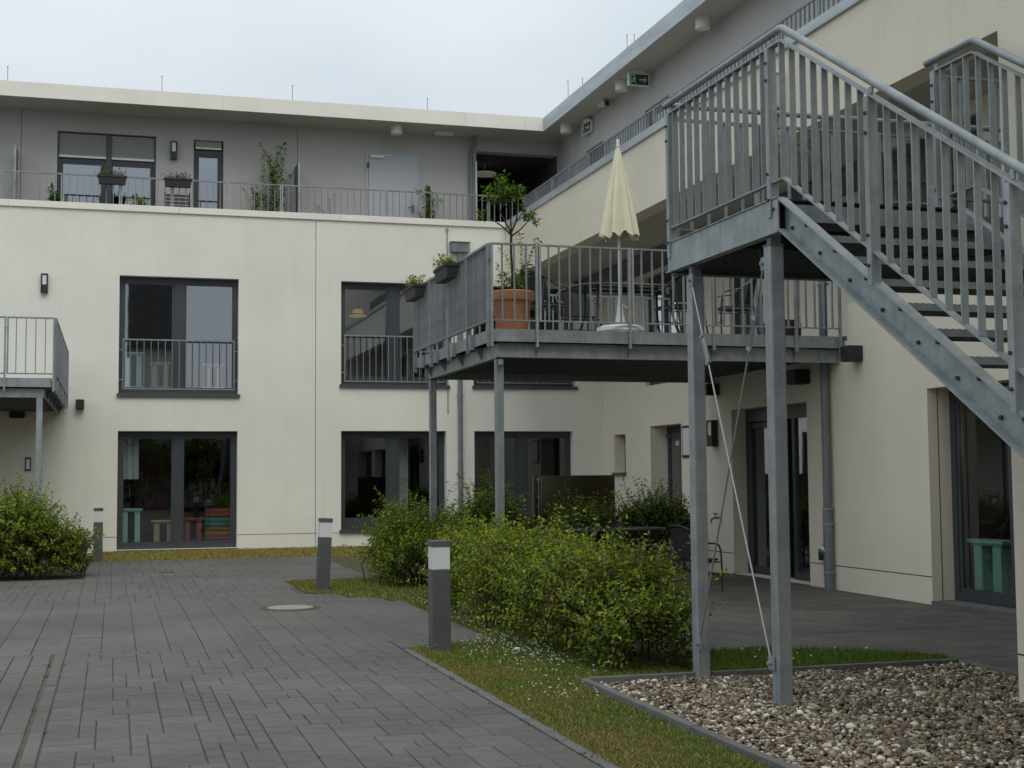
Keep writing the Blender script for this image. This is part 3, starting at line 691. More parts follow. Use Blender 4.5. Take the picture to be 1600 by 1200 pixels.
# trapezoid sheet soffit with ribs
b = MB(); y = 16.26
b.box(BX0+.24, BX1-.02, 16.24, 20.03, 3.19, 3.198)
while y < 19.95: b.box(BX0+.24, BX1-.03, y, y+.10, 3.10, 3.189); y += .22
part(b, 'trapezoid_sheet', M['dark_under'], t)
for yy in (16.25, 19.92):
    b = MB(); b.box(4.56, 4.66, yy-.0, yy+.10, 0, 3.012); part(b, 'support_post', M['galv'], t, bevel=.008)
    b = MB(); b.box(4.545, 4.675, yy-.015, yy+.115, 3.012, 3.02); b.box(4.53, 4.69, yy-.03, yy+.13, 0, .012); part(b, 'post_plate', M['galvd'], t)
b = MB(); b.tube([(4.61, 16.2, 3.0), (4.61, 16.2, 2.93)], .035, 10); b.tube([(9.0, 16.12, 3.1), (9.0, 16.14, 3.1)], .03, 8); part(b, 'fixing', M['galv'], t)

# ================================================================== STEEL BALCONY (left edge)
t = thing('steel_balcony', 'small galvanised steel balcony cut by the left picture edge above the shrub', 'balcony', (-1.1, 24.2, 0))
LY, LX = 24.0, -.95
railing(t, 'X', LY, -4.6, LX, 3.31, 4.27, [-3.2, -1.72], .168, foot=3.02, rail=.026, th=.014)
railing(t, 'Y', LX, LY+.03, 30.4, 3.31, 4.27, [25.2, 26.5, 27.8, 29.1], .125, foot=3.05, rail=.026, dep=.05)
b = MB(); b.box(-4.6, LX-.05, LY+.03, LY+.045, 3.10, 3.25); b.box(LX-.05, LX-.035, LY+.1, YB-.01, 3.10, 3.25); part(b, 'edge_plate', M['galv'], t)
b = MB(); b.box(-4.6, LX-.06, LY+.05, YB-.01, 3.2, 3.22); part(b, 'deck', M['galvd'], t)
b = MB(); b.box(-4.6, -1.12, LY+.13, LY+.142, 2.93, 3.08); b.box(-4.6, -1.12, LY+.142, LY+.2, 2.93, 2.942); part(b, 'cross_beam', M['galv'], t)
b = MB(); b.box(-1.13, -1.118, LY+.2, YB-.02, 2.93, 3.08); part(b, 'side_beam', M['galvd'], t)
for i in range(5):
    yy = 24.9+1.25*i; b = MB(); b.prism([(LX-.05, 3.09), (-1.115, 3.09), (-1.115, 2.9)], 'Y', yy, yy+.01); part(b, 'gusset', M['galvd'], t)
b = MB(); b.box(-4.6, -1.2, LY+.22, YB-.02, 3.08, 3.09); y = LY+.3
while y < YB-.2: b.box(-4.6, -1.2, y, y+.1, 2.99, 3.079); y += .22
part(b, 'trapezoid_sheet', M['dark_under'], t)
b = MB(); b.box(-1.24, -1.14, LY+.12, LY+.22, 0, 2.925); part(b, 'support_post', M['galv'], t, bevel=.008)

# ================================================================== EXTERNAL STAIRCASE
SX0, LY0, LY1, LZ, SL = 4.28, 8.2, 10.07, 3.41, .63
SX1 = 5.75
st = thing('external_staircase', 'galvanised steel outdoor staircase with landing, open treads and tube handrails', 'staircase', (4.33, 8.38, 0))
def zt(y): return LZ - SL*(LY0-y)
yb = LY0-LZ/SL
for xw, s in ((SX0+.062, -1), (SX1-.07, 1)):
    x0, x1 = (xw, xw+.008)
    b = MB(); V = .225
    b.prism([(LY0, zt(LY0)), (LY0, zt(LY0)-V), (yb+.3, zt(yb+.3)-V), (yb+.3, zt(yb+.3))], 'X', x0, x1)
    fo0, fo1 = (SX0, xw-.0005) if s < 0 else (x1+.0005, SX1)
    b.prism([(LY0, zt(LY0)), (LY0, zt(LY0)-.014), (yb+.3, zt(yb+.3)-.014), (yb+.3, zt(yb+.3))], 'X', fo0, fo1)
    b.prism([(LY0, zt(LY0)-V+.014), (LY0, zt(LY0)-V), (yb+.3, zt(yb+.3)-V), (yb+.3, zt(yb+.3)-V+.014)], 'X', fo0, fo1)
    part(b, 'stringer', M['galv'], st)
    if s < 0:
        for dz in (0, -V+.014): b = MB(); b.prism([(LY0-.02, zt(LY0-.02)+dz-.001), (LY0-.02, zt(LY0-.02)+dz-.013), (yb+.3, zt(yb+.3)+dz-.013), (yb+.3, zt(yb+.3)+dz-.001)], 'X', SX0-.002, SX0-.0003); part(b, 'flange_edge_glint', M['rod'], st)  # brighter strips paint the sky's glint along the flange edges
# landing frame
b = MB(); b.box(SX0, SX0+.012, LY0+.002, LY1+.03, LZ-.225, LZ); b.box(SX0-.012, SX0+.06, LY0+.002, LY1+.05, LZ, LZ+.008); b.box(SX0-.012, SX0+.06, LY0+.002, LY1+.05, LZ-.236, LZ-.2255)
part(b, 'landing_beam', M['galv'], st)
b = MB(); b.box(SX0+.02, 8.84, LY1, LY1+.012, LZ-.26, LZ); b.box(SX0+.02, 8.84, LY1-.07, LY1-.001, LZ-.26, LZ-.248); part(b, 'landing_beam', M['galvd'], st)
b = MB(); b.box(SX0+.06, SX1, LY0+.004, LY0+.016, LZ-.2, LZ-.042); b.box(SX1-.07, SX1-.058, LY0+.02, LY1-.08, LZ-.2, LZ-.04); part(b, 'landing_beam', M['galvd'], st)
b = MB(); b.box(SX1, 8.84, 8.45, 8.462, LZ-.22, LZ); part(b, 'landing_beam', M['galvd'], st)
b = MB(); b.box(SX0+.02, SX1, LY0+.02, LY1-.002, LZ-.012, LZ-.002); b.box(SX1+.002, 8.84, 8.47, LY1-.002, LZ-.012, LZ-.002)
y = LY0+.06
while y < LY1-.1: b.box(SX0+.065, SX1-.08, y, y+.004, LZ-.038, LZ-.013); y += .035
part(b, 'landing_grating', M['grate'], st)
# treads
tr = MB(); x0, x1 = SX0+.075, SX1-.075
tr.box(x0, x1, 0, .008, -.036, 0)
k = 0; xx = x0
while xx < x1-.03: tr.box(xx, xx+.02, -.0015, .009, 0, .004); xx += .042
gr = MB(); gr.box(x0, x1, .282, .288, -.034, 0); gr.box(x0, x1, .0085, .281, -.0345, -.0335)  # thin sheet closes the underside, its shade carried by the dark colour
for i in range(1, 9): gr.box(x0, x1, .008+.0305*i, .012+.0305*i, -.03, -.001)
tr.box(x0-.004, x0, .0, .288, -.07, 0); tr.box(x1, x1+.004, .0, .288, -.07, 0)
xx = x0+.03
while xx < x1: gr.box(xx, xx+.004, .009, .281, -.008, -.0005); xx += .033
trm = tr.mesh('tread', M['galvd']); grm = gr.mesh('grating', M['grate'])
nos = MB(); nos.box(x0, x1, -.004, -.001, -.040, .001); nosm = nos.mesh('nosing', M['galvd'])
n = 0
while True:
    n += 1; z = LZ-.1785*n; y = LY0-.2833*n
    if z < .05: break
    o = spart(trm, 'tread', st, (0, y, z)); place('nosing', nosm, o); place('grating', grm, o)
# bolts
bm_ = MB(); bm_.tube([(-.016, 0, 0), (0, 0, 0)], .013, 6); boltm = bm_.mesh('bolt', M['bolt'])
for i in range(19):
    y = LY0-.28-.36*i
    if y > 3.2:
        spart(boltm, 'bolt', st, (SX0+.062, y, zt(y)-.062)); spart(boltm, 'bolt', st, (SX0+.062, y+.19, zt(y+.19)-.165))
for y, z in ((LY0+.06, LZ-.07),): spart(boltm, 'bolt', st, (SX0, y, z))
# supports
for yy in (8.335, 9.655):
    b = MB(); b.box(4.285, 4.39, yy, yy+.105, 0, LZ-.30 if yy < 9 else LZ-.32); part(b, 'support_post', M['galv'], st, bevel=.01)
    b = MB(); b.box(4.283, 4.392, yy-.003, yy+.107, (LZ-.30 if yy < 9 else LZ-.32), (LZ-.29 if yy < 9 else LZ-.31)); b.box(4.30, 4.38, yy+.02, yy+.08, LZ-.31, LZ-.2); part(b, 'post_head', M['galvd'], st)
# cross bracing rods
def rod(p, q, tb):
    p, q = Vector(p), Vector(q); d = (q-p).normalized()
    b = MB(); b.tube([p, q], .0072, 8); o = part(b, 'brace_rod', M['rod'], st, smooth=True)
    c = p+(q-p)*tb; b = MB(); s_ = Vector((1, 0, 0)); yv = d.cross(s_).normalized()
    for k in (-1, 1): b.tube([c-d*.11+yv*.026*k, c+d*.11+yv*.026*k], .0060, 6)
    for k in (-1, 1): b.obox(c+d*.115*k, yv*.03, s_*.012, d*.014)
    part(b, 'turnbuckle', M['rod'], o)
    for e in (p, q): b = MB(); b.obox(e, (.006, 0, 0), (0, .04, 0), (0, 0, .045)); b.tube([e-Vector((.03, 0, 0)), e+Vector((.01, 0, 0))], .014, 6); part(b, 'clevis', M['galv'], o)
rod((4.275, 9.64, 3.05), (4.275, 8.42, .28), .20); rod((4.30, 8.46, 3.0), (4.30, 9.655, .27), .17)
# landing and flight railing
def stair_rail(x, y0, y1, yend, posts_l, posts_f, plate=.04):
    """level part y1..y0 (y0 = top of flight), sloped part y0..yend"""
    r = st; S2 = .614; TZ, HZ, BZ = LZ+1.065, LZ+1.145, LZ+.125
    def zr(y, z): return z if y >= y0 else z-S2*(y0-y)
    def seg(name, zc, h, w, m):
        b = MB()
        b.box(x-w/2, x+w/2, y0, y1, zc-h, zc)
        b.prism([(y0-.0005, zc), (y0-.0005, zc-h*1.15), (yend, zc-h*1.15-S2*(y0-yend)), (yend, zc-S2*(y0-yend))], 'X', x-w/2, x+w/2)
        part(b, name, M[m], r)
    seg('top_rail', TZ, .013, .05, 'galv'); seg('bottom_rail', BZ, .012, .045, 'galv')
    b = MB(); b.tube([(x-.005, y1+.09, HZ), (x-.005, y0+.03, HZ), (x-.005, y0, HZ-.004), (x-.005, y0-.03, HZ-.018), (x-.005, yend, HZ-S2*(y0-yend))], .0265, 14)
    part(b, 'handrail', M['galv'], r, smooth=True)
    allp = sorted(posts_l+posts_f)
    for y in allp:
        z1 = zr(y, TZ)-.014; z0 = (LZ-.12) if y >= y0 else zt(y)-.02
        b = MB(); b.box(x-.026, x+.03, y-.006, y+.006, z0, z1); b.box(x-.034, x-.0262, y-.006, y+.044, z0, z1)
        p = part(b, 'post', M['galv'], r)
        b = MB(); b.box(x-.012, x+.002, y-.02, y+.02, z1+.014, z1+.055); part(b, 'handrail_bracket', M['galv'], p)
        b = MB()
        for dz in (.12, .30, z1-z0-.22, z1-z0-.10): b.tube([(x-.046, y+.023, z0+dz), (x-.033, y+.023, z0+dz)], .011, 6)
        part(b, 'bolt', M['bolt'], p)
    y = y1-.10
    while y > yend:
        if all(abs(y-q) > .06 for q in allp):
            zb_ = zr(y, BZ); zt_ = zr(y, TZ)-.014
            k = round(zt_-zb_, 3); me = bar_mesh('baluster', .043, .010, zt_-zb_, 'galv'); spart(me, 'baluster', r, (x, y, zb_))
        y -= .1405
stair_rail(SX0+.022, 8.13, LY1, 2.95, [10.04, 8.29], [7.03, 5.74, 4.4, 3.1])
stair_rail(SX1-.03, 8.02, 8.5, 2.95, [8.46], [6.9, 5.6, 4.3, 3.1])
# far railing along the landing and bridge, with its round handrail
railing(st, 'X', LY1+.02, SX0+.06, 8.83, LZ+.11, LZ+1.03, [5.1, 6.2, 7.3, 8.4], .145, foot=LZ-.1, rail=.02, th=.012, m='galvf')
b = MB(); b.tube([(SX0+.03, LY1+.0, LZ+1.13), (8.83, LY1+.0, LZ+1.13)], .024, 12); part(b, 'handrail', M['galv'], st, smooth=True)
railing(st, 'X', 8.47, SX1+.02, 8.83, LZ+.11, LZ+1.03, [6.8, 7.8], .145, foot=LZ-.1, rail=.02, th=.012)

# ================================================================== PIPES, LAMPS, SIGNS
t = thing('downpipe', 'grey zinc downpipe on the rear wall between the two ground-floor windows', 'downpipe', (7.70, 30.53, 0))
b = MB(); b.tube([(7.70, 30.52, .02), (7.70, 30.52, 6.6), (7.70, 30.50, 6.78)], .056, 14); part(b, 'pipe', M['galvd'], t, smooth=True)
b = MB(); b.tube([(7.70, 30.52, .02), (7.70, 30.52, .75)], .066, 14); part(b, 'standpipe', M['galvd'], t, smooth=True)
for z in (.76, 1.6, 3.4, 5.2):
    b = MB(); b.tube([(7.70, 30.52, z), (7.70, 30.52, z+.03)], .066, 12); b.box(7.61, 7.79, 30.51, 30.53, z+.004, z+.026); part(b, 'pipe_clip', M['galv'], t)
b = MB(); b.box(7.49, 7.92, 30.42, 30.595, 6.76, 6.98); b.box(7.47, 7.94, 30.40, 30.597, 6.981, 7.0); part(b, 'hopper', M['galvd'], t)
b = MB(); b.tube([(7.42, 30.58, 7.33), (7.42, 30.58, 3.0)], .012, 6); b.box(7.39, 7.45, 30.56, 30.6, 7.27, 7.33); part(b, 'lightning_conductor', M['rod'], t)
t = thing('downpipe', 'short downpipe with a swan-neck beside the dark passage on the top storey', 'downpipe', (8.28, 31.6, 7.05))
b = MB(); b.tube([(8.34, 31.5, 9.8), (8.34, 31.5, 9.62), (8.27, 31.58, 9.4), (8.27, 31.6, 9.25), (8.27, 31.6, 7.06)], .052, 12); part(b, 'pipe', M['galvd'], t, smooth=True)
b = MB(); b.box(8.385, 8.43, 31.63, 31.697, 7.05, 9.2); part(b, 'corner_trim', M['white'], t)
t = thing('downpipe', 'tall zinc downpipe with rainwater hopper against the right wing beside the terrace door', 'downpipe', (9.2, 16.4, 0))
b = MB(); b.tube([(9.2, 16.4, .0), (9.2, 16.4, 3.3), (9.2, 16.4, 5.75), (9.12, 16.5, 5.95), (8.85, 16.8, 6.10), (8.77, 16.9, 6.25), (8.77, 16.9, 6.6)], .056, 14); part(b, 'pipe', M['galvd'], t, smooth=True)
b = MB(); b.tube([(9.2, 16.4, .0), (9.2, 16.4, 1.05)], .065, 14); part(b, 'standpipe', M['galvd'], t, smooth=True)
for z in (.22, .86, 1.06, 4.1):
    b = MB(); b.tube([(9.2, 16.4, z), (9.2, 16.4, z+.028)], .071, 12); b.box(9.15, 9.285, 16.36, 16.375, z+.004, z+.024); part(b, 'pipe_clip', M['rod'], t)
b = MB(); b.tube([(9.2, 16.4, .5), (9.13, 16.48, .55)], .058, 16); part(b, 'cleaning_cap', M['rod'], t, smooth=True)
b = MB(); b.box(8.70, 8.845, 16.68, 17.10, 6.6, 7.06); b.box(8.685, 8.848, 16.66, 17.12, 7.061, 7.08); part(b, 'hopper', M['zinccap'], t)
t = tag(MB().box(9.21, 9.288, 16.54, 16.70, .38, .53).build('wall_socket', M['lampblk'], bevel=.006), 'small black outdoor socket box low on the wall beside the downpipe', 'socket')

def wall_lamp(x, y, z, label, axis='Y', h=.41, w=.145):
    t = thing('wall_lamp', label, 'wall lamp', (x, y, z), 'upright wall lamps')
    b = MB()
    d = .11
    def bx(u0, u1, d0, d1, z0, z1):
        if axis == 'Y': b.box(x+u0, x+u1, y-d1, y-d0, z+z0, z+z1)
        else: b.box(x-d1, x-d0, y+u0, y+u1, z+z0, z+z1)
    bx(-w/2, w/2, .004, d, 0, h*.42); bx(-w/2, w/2, .004, d, h*.93, h); bx(-w/2, -w/2+.025, .004, d, h*.42, h*.93); bx(w/2-.025, w/2, .004, d, h*.42, h*.93); bx(-w/2+.025, w/2-.025, .004, .02, h*.42, h*.93)
    part(b, 'housing', M['lampblk'], t); b = MB()
    bx(-w/2+.03, w/2-.03, .022, d-.012, h*.43, h*.92); part(b, 'diffuser', M['opal'], t)
wall_lamp(-1.445, YB, 5.54, 'slim dark wall lamp with white insert high above the left balcony')
wall_lamp(1.26, 31.7, 8.84, 'slim dark wall lamp between the two top-storey windows')
wall_lamp(XW, 20.1, 2.0, 'dark lantern on the wall between terrace door and recess', axis='X', h=.42, w=.2)
def cube_lamp(x0, x1, y0, y1, z0, z1, label):
    t = thing('spotlight', label, 'wall light', ((x0+x1)/2, (y0+y1)/2, z0), 'small black cube wall lights')
    b = MB(); b.box(x0, x1, y0, y1, z0, z1); part(b, 'housing', M['lampblk'], t, bevel=.008)
    b = MB(); b.box(x0+.03, x1-.03, y0+.03, y1-.03, z0-.006, z0+.001); part(b, 'lens', M['bolt'], t)
cube_lamp(-.77, -.60, YB-.18, YB-.002, 3.06, 3.26, 'small black cube light right of the left balcony')
cube_lamp(-2.1, -1.8, YB-.18, YB-.002, 2.86, 3.04, 'dark cube light in the shade under the left balcony')
cube_lamp(XW-.22, XW-.002, 15.55, 15.75, 3.0, 3.2, 'black cube light on the wall right of the steel balcony')
cube_lamp(XW-.22, XW-.002, 19.9, 20.1, 2.82, 3.0, 'black cube light under the balcony above the wall lantern')
cube_lamp(XW-.24, XW-.002, 16.95, 17.2, 2.8, 3.0, 'black cube light under the balcony nearest the downpipe')
t = thing('house_number_plate', 'small framed plate on the shaded wall under the left balcony', 'plate', (-1.72, YB, 1.74))
b = MB(); b.box(-1.78, -1.66, YB-.02, YB-.002, 1.74, 2.03); part(b, 'frame', M['sill'], t)
b = MB(); b.box(-1.755, -1.685, YB-.026, YB-.0205, 1.78, 1.99); part(b, 'plate', M['cap'], t)
t = thing('notice_frame', 'small black framed white notice beside the recessed entrance door', 'notice', (XR, 25.75, 2.1))
b = MB(); b.box(XR-.03, XR-.002, 25.45, 25.9, 1.9, 2.55); part(b, 'frame', M['lampblk'], t)
b = MB(); b.box(XR-.036, XR-.031, 25.5, 25.85, 1.95, 2.5); part(b, 'paper', M['white'], t)
t = thing('garden_tap', 'old brass garden tap on the wall left of the terrace door', 'tap', (XW, 19.95, .85))
b = MB(); b.tube([(XW, 19.95, .86), (XW-.10, 19.95, .86), (XW-.16, 19.95, .84), (XW-.17, 19.95, .78)], .016, 8); part(b, 'spout', M['brass'], t, smooth=True)
b = MB(); b.tube([(XW-.09, 19.95, .86), (XW-.09, 19.95, .93)], .01, 6); b.tube([(XW-.09, 19.89, .93), (XW-.09, 20.01, .93)], .012, 6); part(b, 'handle', M['brass'], t)

def ceiling_spot(x, y, label, r=.135, h=.2, ztop=9.80):
    t = thing('ceiling_light', label, 'ceiling light', (x, y, ztop-h), 'cylinder lights under the eaves')
    b = MB(); b.tube([(x, y, ztop-.001), (x, y, ztop-h)], r, 20); part(b, 'housing', M['cap'], t, smooth=True)
    b = MB(); b.tube([(x, y, ztop-h+.0), (x, y, ztop-h-.008)], r*.8, 20); part(b, 'diffuser', M['opal'], t)
ceiling_spot(10.16, 22.2, 'cylindrical light under the eaves nearest the staircase handrail')
ceiling_spot(10.16, 26.3, 'cylindrical light under the eaves left of the green exit sign')
ceiling_spot(10.16, 29.95, 'cylindrical light under the eaves beside the roof corner')
ceiling_spot(6.32, 31.05, 'cylindrical light under the eaves above the pale steel door')
t = tag(MB().box(7.3, 7.75, 31.2, 31.4, 9.72, 9.799).build('emergency_light', M['white'], bevel=.01), 'flat white emergency light under the eaves left of the swan-neck downpipe', 'emergency light')
t = thing('emergency_light', 'small emergency lamp on the soffit between two cylinder lights', 'emergency light', (10.3, 27.4, 9.6))
b = MB(); b.box(10.25, 10.42, 27.7, 28.1, 9.74, 9.799); part(b, 'housing', M['white'], t)
b = MB(); b.tube([(10.33, 27.65, 9.76), (10.33, 27.65, 9.66)], .05, 10); part(b, 'lamp_head', M['lampblk'], t)

def exit_sign(cx, cy, cz, rz, label, arrow=True):
    """hanging escape-route sign: white housing, green face with running figure, door and arrow"""
    t = thing('exit_sign', label, 'exit sign', (cx, cy, cz), 'green escape-route signs'); w, h = .40, .21
    parts = []
    b = MB(); b.box(-w/2-.03, w/2+.03, -.035, .035, -h/2-.02, h/2+.03); b.box(-.14, .14, -.04, .04, h/2+.03, h/2+.10); parts.append(b.build('housing', M['white'], t, bevel=.006))
    b = MB(); b.box(-w/2, w/2, -.040, -.0355, -h/2, h/2); fp = b.build('face', M['green'], t); parts.append(fp)
    def poly(pts, name):
        b = MB(); b.prism(pts, 'Y', -.043, -.0405); return b.build(name, M['white'], fp)
    # door on the left with the figure running into it
    poly([(-.19, -.09), (-.175, -.09), (-.175, .09), (-.19, .09)], 'door_symbol'); poly([(-.175, .075), (-.09, .075), (-.09, .09), (-.175, .09)], 'door_symbol')
    b = MB()
    b.prism([(-.10+.014*math.cos(k*math.pi/5), .055+.014*math.sin(k*math.pi/5)) for k in range(10)], 'Y', -.043, -.0405)
    for q in ([(-.125, .035), (-.095, .04), (-.10, -.01), (-.13, -.01)], [(-.13, -.01), (-.108, -.01), (-.075, -.045), (-.085, -.055)], [(-.085, -.055), (-.075, -.047), (-.07, -.085), (-.08, -.085)], [(-.13, -.01), (-.112, -.015), (-.14, -.06), (-.155, -.055)],
              [(-.155, -.055), (-.145, -.065), (-.17, -.07), (-.17, -.06)], [(-.10, .035), (-.06, .01), (-.064, .002), (-.105, .02)], [(-.125, .035), (-.155, .015), (-.152, .005), (-.12, .02)]):
        b.prism(q, 'Y', -.043, -.0405)
    b.build('running_figure', M['white'], fp)
    s = 1 if arrow else -1
    poly([(.0, -.013), (.11, -.013), (.11, .013), (0, .013)], 'arrow_shaft'); poly([(.09, .055), (.115, .055), (.17, 0), (.115, -.055), (.09, -.055), (.135, 0)], 'arrow_head')
    t.rotation_euler.z = rz
exit_sign(10.22, 25.5, 9.60, 0, 'green exit sign with running figure and arrow hung below the eaves')
exit_sign(10.42, 29.2, 9.55, math.radians(-80), 'escape-route sign seen edge-on near the roof corner')
# ring lamp and small disc inside the passage
t = thing('ceiling_lamp', 'large round cream ceiling lamp inside the dark passage', 'ceiling lamp', (9.05, 33.2, 9.4)); b = MB(); b.lathe([(.0, .03), (.29, .03), (.31, .0), (.29, -.02), (.0, -.025)], (9.05, 33.2, 9.26), 28); part(b, 'shade', M['disc'], t, smooth=True)
b = MB(); b.tube([(9.05, 33.2, 9.4), (9.05, 33.2, 9.5)], .02, 8); part(b, 'stem', M['white'], t)
t = thing('ceiling_lamp', 'smaller round lamp low at the left of the dark passage', 'ceiling lamp', (8.75, 37, 9.2)); b = MB(); b.lathe([(.04, .14), (.06, .04), (.3, .03), (.3, -.01), (.25, -.03)], (8.95, 38.0, 9.1), 24); part(b, 'shade', M['disc'], t, smooth=True)
# lightning rods on the roof
rods = [(-2.28, 30.9, 10.5, 'leftmost'), (.97, 31.2, 10.62, 'second'), (3.9, 31.2, 10.62, 'third'), (7.1, 31.2, 10.55, 'fourth')]
lab = {'leftmost': 'thin lightning rod on the roof edge at the far left', 'second': 'thin lightning rod on the roof above the small top-storey window', 'third': 'thin lightning rod on the roof above the roof-terrace screen', 'fourth': 'thin lightning rod on the roof above the pale steel door'}
def lrod(x, y, z0, z1, label):
    t = thing('lightning_rod', label, 'lightning rod', (x, y, z0), 'lightning rods on the roofs')
    b = MB(); b.tube([(x, y, z0), (x, y, z1)], .0065, 6); part(b, 'rod', M['galvd'], t)
    b = MB(); b.tube([(x, y, z1-.012), (x, y, z1+.012)], .012, 6); part(b, 'tip', M['bolt'], t)
for x, y, z1, k in rods: lrod(x, y, 9.9, z1, lab[k])
lrod(10.1, 29.6, 9.9, 10.75, 'short lightning rod right beside the roof corner'); lrod(10.6, 30.0, 9.9, 10.95, 'lightning rod a little behind the roof corner')
lrod(10.1, 25.8, 9.9, 10.62, 'left rod of the pair on the right wing roof'); lrod(10.5, 26.4, 9.9, 10.85, 'right rod of the pair on the right wing roof')
# privacy screens on the roof terrace
def pscreen(x, label, zt_=8.78):
    t = thing('privacy_screen', label, 'screen', (x, 31.2, 7.05), 'screens dividing the roof terrace')
    b = MB(); b.box(x-.015, x+.015, 30.93, 31.65, 7.15, zt_-.03); part(b, 'panel', M['sill'], t)
    b = MB(); b.box(x-.022, x+.022, 30.9, 30.93, 7.05, zt_); b.box(x-.022, x+.022, 30.93, 31.65, zt_-.03, zt_); part(b, 'frame', M['galv'], t)
pscreen(4.02, 'grey dividing screen on the roof terrace left of the steel door'); pscreen(-2.1, 'grey dividing screen on the roof terrace at the far left')
# pendant in the first floor window
t = thing('pendant_lamp', 'yellow two-tier pendant lamp glowing behind the upper window glass', 'pendant lamp', (5.55, 31.9, 5.4))
b = MB(); b.lathe([(.08, .10), (.12, .07), (.13, .02)], (5.55, 31.9, 5.44), 20); b.lathe([(.14, .03), (.22, 0), (.20, -.025), (.08, -.025)], (5.55, 31.9, 5.38), 22); part(b, 'shade', M['pendant'], t, smooth=True)
b = MB(); b.tube([(5.55, 31.9, 5.57), (5.55, 31.9, 6.4)], .01, 6); part(b, 'cord', M['bolt'], t)
t = thing('indoor_lamp', 'small warm lamp glowing high behind the terrace window at the right', 'lamp', (10.6, 13.1, 2.1))
b = MB(); b.lathe([(.03, 0), (.07, .03), (.05, .14)], (10.5, 13.05, 2.15), 12); part(b, 'shade', M['warm'], t, smooth=True)
ld = bpy.data.lights.new('lamp_light', 'POINT'); ld.energy = 3.5; ld.color = (1, .78, .55); ld.shadow_soft_size = .08
lo = bpy.data.objects.new('lamp_light', ld); C.objects.link(lo); lo.location = (10.3, 13.0, 1.95)

# ================================================================== COLOURED STANDS BEHIND THE WINDOWS
def stand(x, y, z, w, h, m, label, base='mint', along='X'):
    t = thing('window_stand', label, 'stand', (x, y, z), 'painted wooden stands behind the windows')
    def bx(b, u0, u1, d0, d1, z0, z1):
        if along == 'X': b.box(x+u0, x+u1, y+d0, y+d1, z+z0, z+z1)
        else: b.box(x+d0, x+d1, y+u0, y+u1, z+z0, z+z1)
    b = MB(); bx(b, -w/2, w/2, -.13, .13, h-.045, h); bx(b, -w/2+.04, w/2-.04, -.11, .11, h-.07, h-.046); part(b, 'top_board', M[m], t, bevel=.006)
    for s in (-1, 1):
        b = MB(); c = s*w*.27; bx(b, c-w*.12, c+w*.12, -.10, .10, .08, h-.071); part(b, 'upright', M[m], t, bevel=.01)
    b = MB(); bx(b, -w/2, w/2, -.13, .13, .035, .079); bx(b, -w/2, -w/2+.06, -.13, .13, 0, .034); bx(b, w/2-.06, w/2, -.13, .13, 0, .034); part(b, 'base_board', M[base], t, bevel=.006)
stand(.40, 31.0, .09, .48, .82, 'mint', 'mint green stand behind the left pane of the leftmost ground-floor window')
stand(1.08, 31.0, .09, .52, .56, 'olive', 'olive stand beside the mint one in the leftmost ground-floor window')
stand(1.72, 31.0, .09, .46, .60, 'redp', 'red stand on a mint base in the leftmost ground-floor window')
stand(.42, 31.0, 3.5, .44, .83, 'mint', 'mint green stand behind the guard of the leftmost upper window')
stand(.98, 31.0, 3.5, .44, .62, 'olive', 'olive stand behind the guard of the leftmost upper window')
stand(2.13, 31.0, 3.5, .46, .60, 'pinkp', 'pink stand with white base in the right pane of the leftmost upper window', base='white')
stand(9.82, 13.68, .02, .66, .75, 'mint', 'large mint green stand behind the terrace window at the right edge', along='Y')
def crate(z, m, label):
    t = thing('crate', label, 'crate', (2.29, 31.15, z), 'painted crates stacked in the leftmost ground-floor window')
    b = MB(); x0, x1, y0, y1 = 1.98, 2.52, 30.92, 31.2
    b.box(x0, x1, y0, y1, z, z+.02); b.box(x0, x0+.02, y0, y1, z+.02, z+.20); b.box(x1-.02, x1, y0, y1, z+.02, z+.20); part(b, 'crate_body', M[m], t)
    for zz in (z+.025, z+.115):
        b = MB(); b.box(x0, x1, y0-.018, y0-.001, zz, zz+.075); part(b, 'slat', M[m], t)
for i, (m_, l_) in enumerate((('redp', 'dark red crate at the bottom of the stack'), ('orangep', 'orange crate second from the bottom of the stack'), ('tealp', 'dark teal crate second from the top of the stack'), ('redp', 'red crate topmost of the stack'))): crate(.09+.203*i, m_, l_+' behind the leftmost ground-floor window')
t = thing('cupboard', 'dark red-brown cupboard deep inside the leftmost ground-floor room', 'cupboard', (1.3, 33, 0))
b = MB(); b.box(.5, 1.5, 33.0, 33.6, .02, 2.3); part(b, 'carcass', M['redwood'], t); b = MB(); b.box(.98, 1.0, 32.985, 33.0, .1, 2.25); part(b, 'door_gap', M['bolt'], t)
t = tag(MB().box(1.9, 2.3, 33.3, 33.33, 1.0, 2.4).build('door_leaf', M['redwood']), 'reddish door standing open behind the right pane of the leftmost ground-floor window', 'door')
def curtain(x0, x1, y, z0, z1, label):
    b = MB(); n = int((x1-x0)/.03); pts = [(x0+(x1-x0)*i/n, y+.025*math.sin(i*1.3)+.01*math.sin(i*.5)) for i in range(n+1)]
    for i in range(n):
        (a, c), (d, e) = pts[i], pts[i+1]; b.add([(a, c, z0), (d, e, z0), (d, e, z1), (a, c, z1), (a, c+.006, z0), (d, e+.006, z0), (d, e+.006, z1), (a, c+.006, z1)], [(0, 1, 2, 3), (7, 6, 5, 4)])
    tag(b.build('curtain', M['curtain'], smooth=True), label, 'curtain')
curtain(.22, .55, 31.05, 1.55, 2.45, 'short pale curtain in the upper left corner of the leftmost ground-floor window')
curtain(6.35, 6.62, 31.3, .6, 2.5, 'grey curtain in the ground-floor window left of the downpipe')

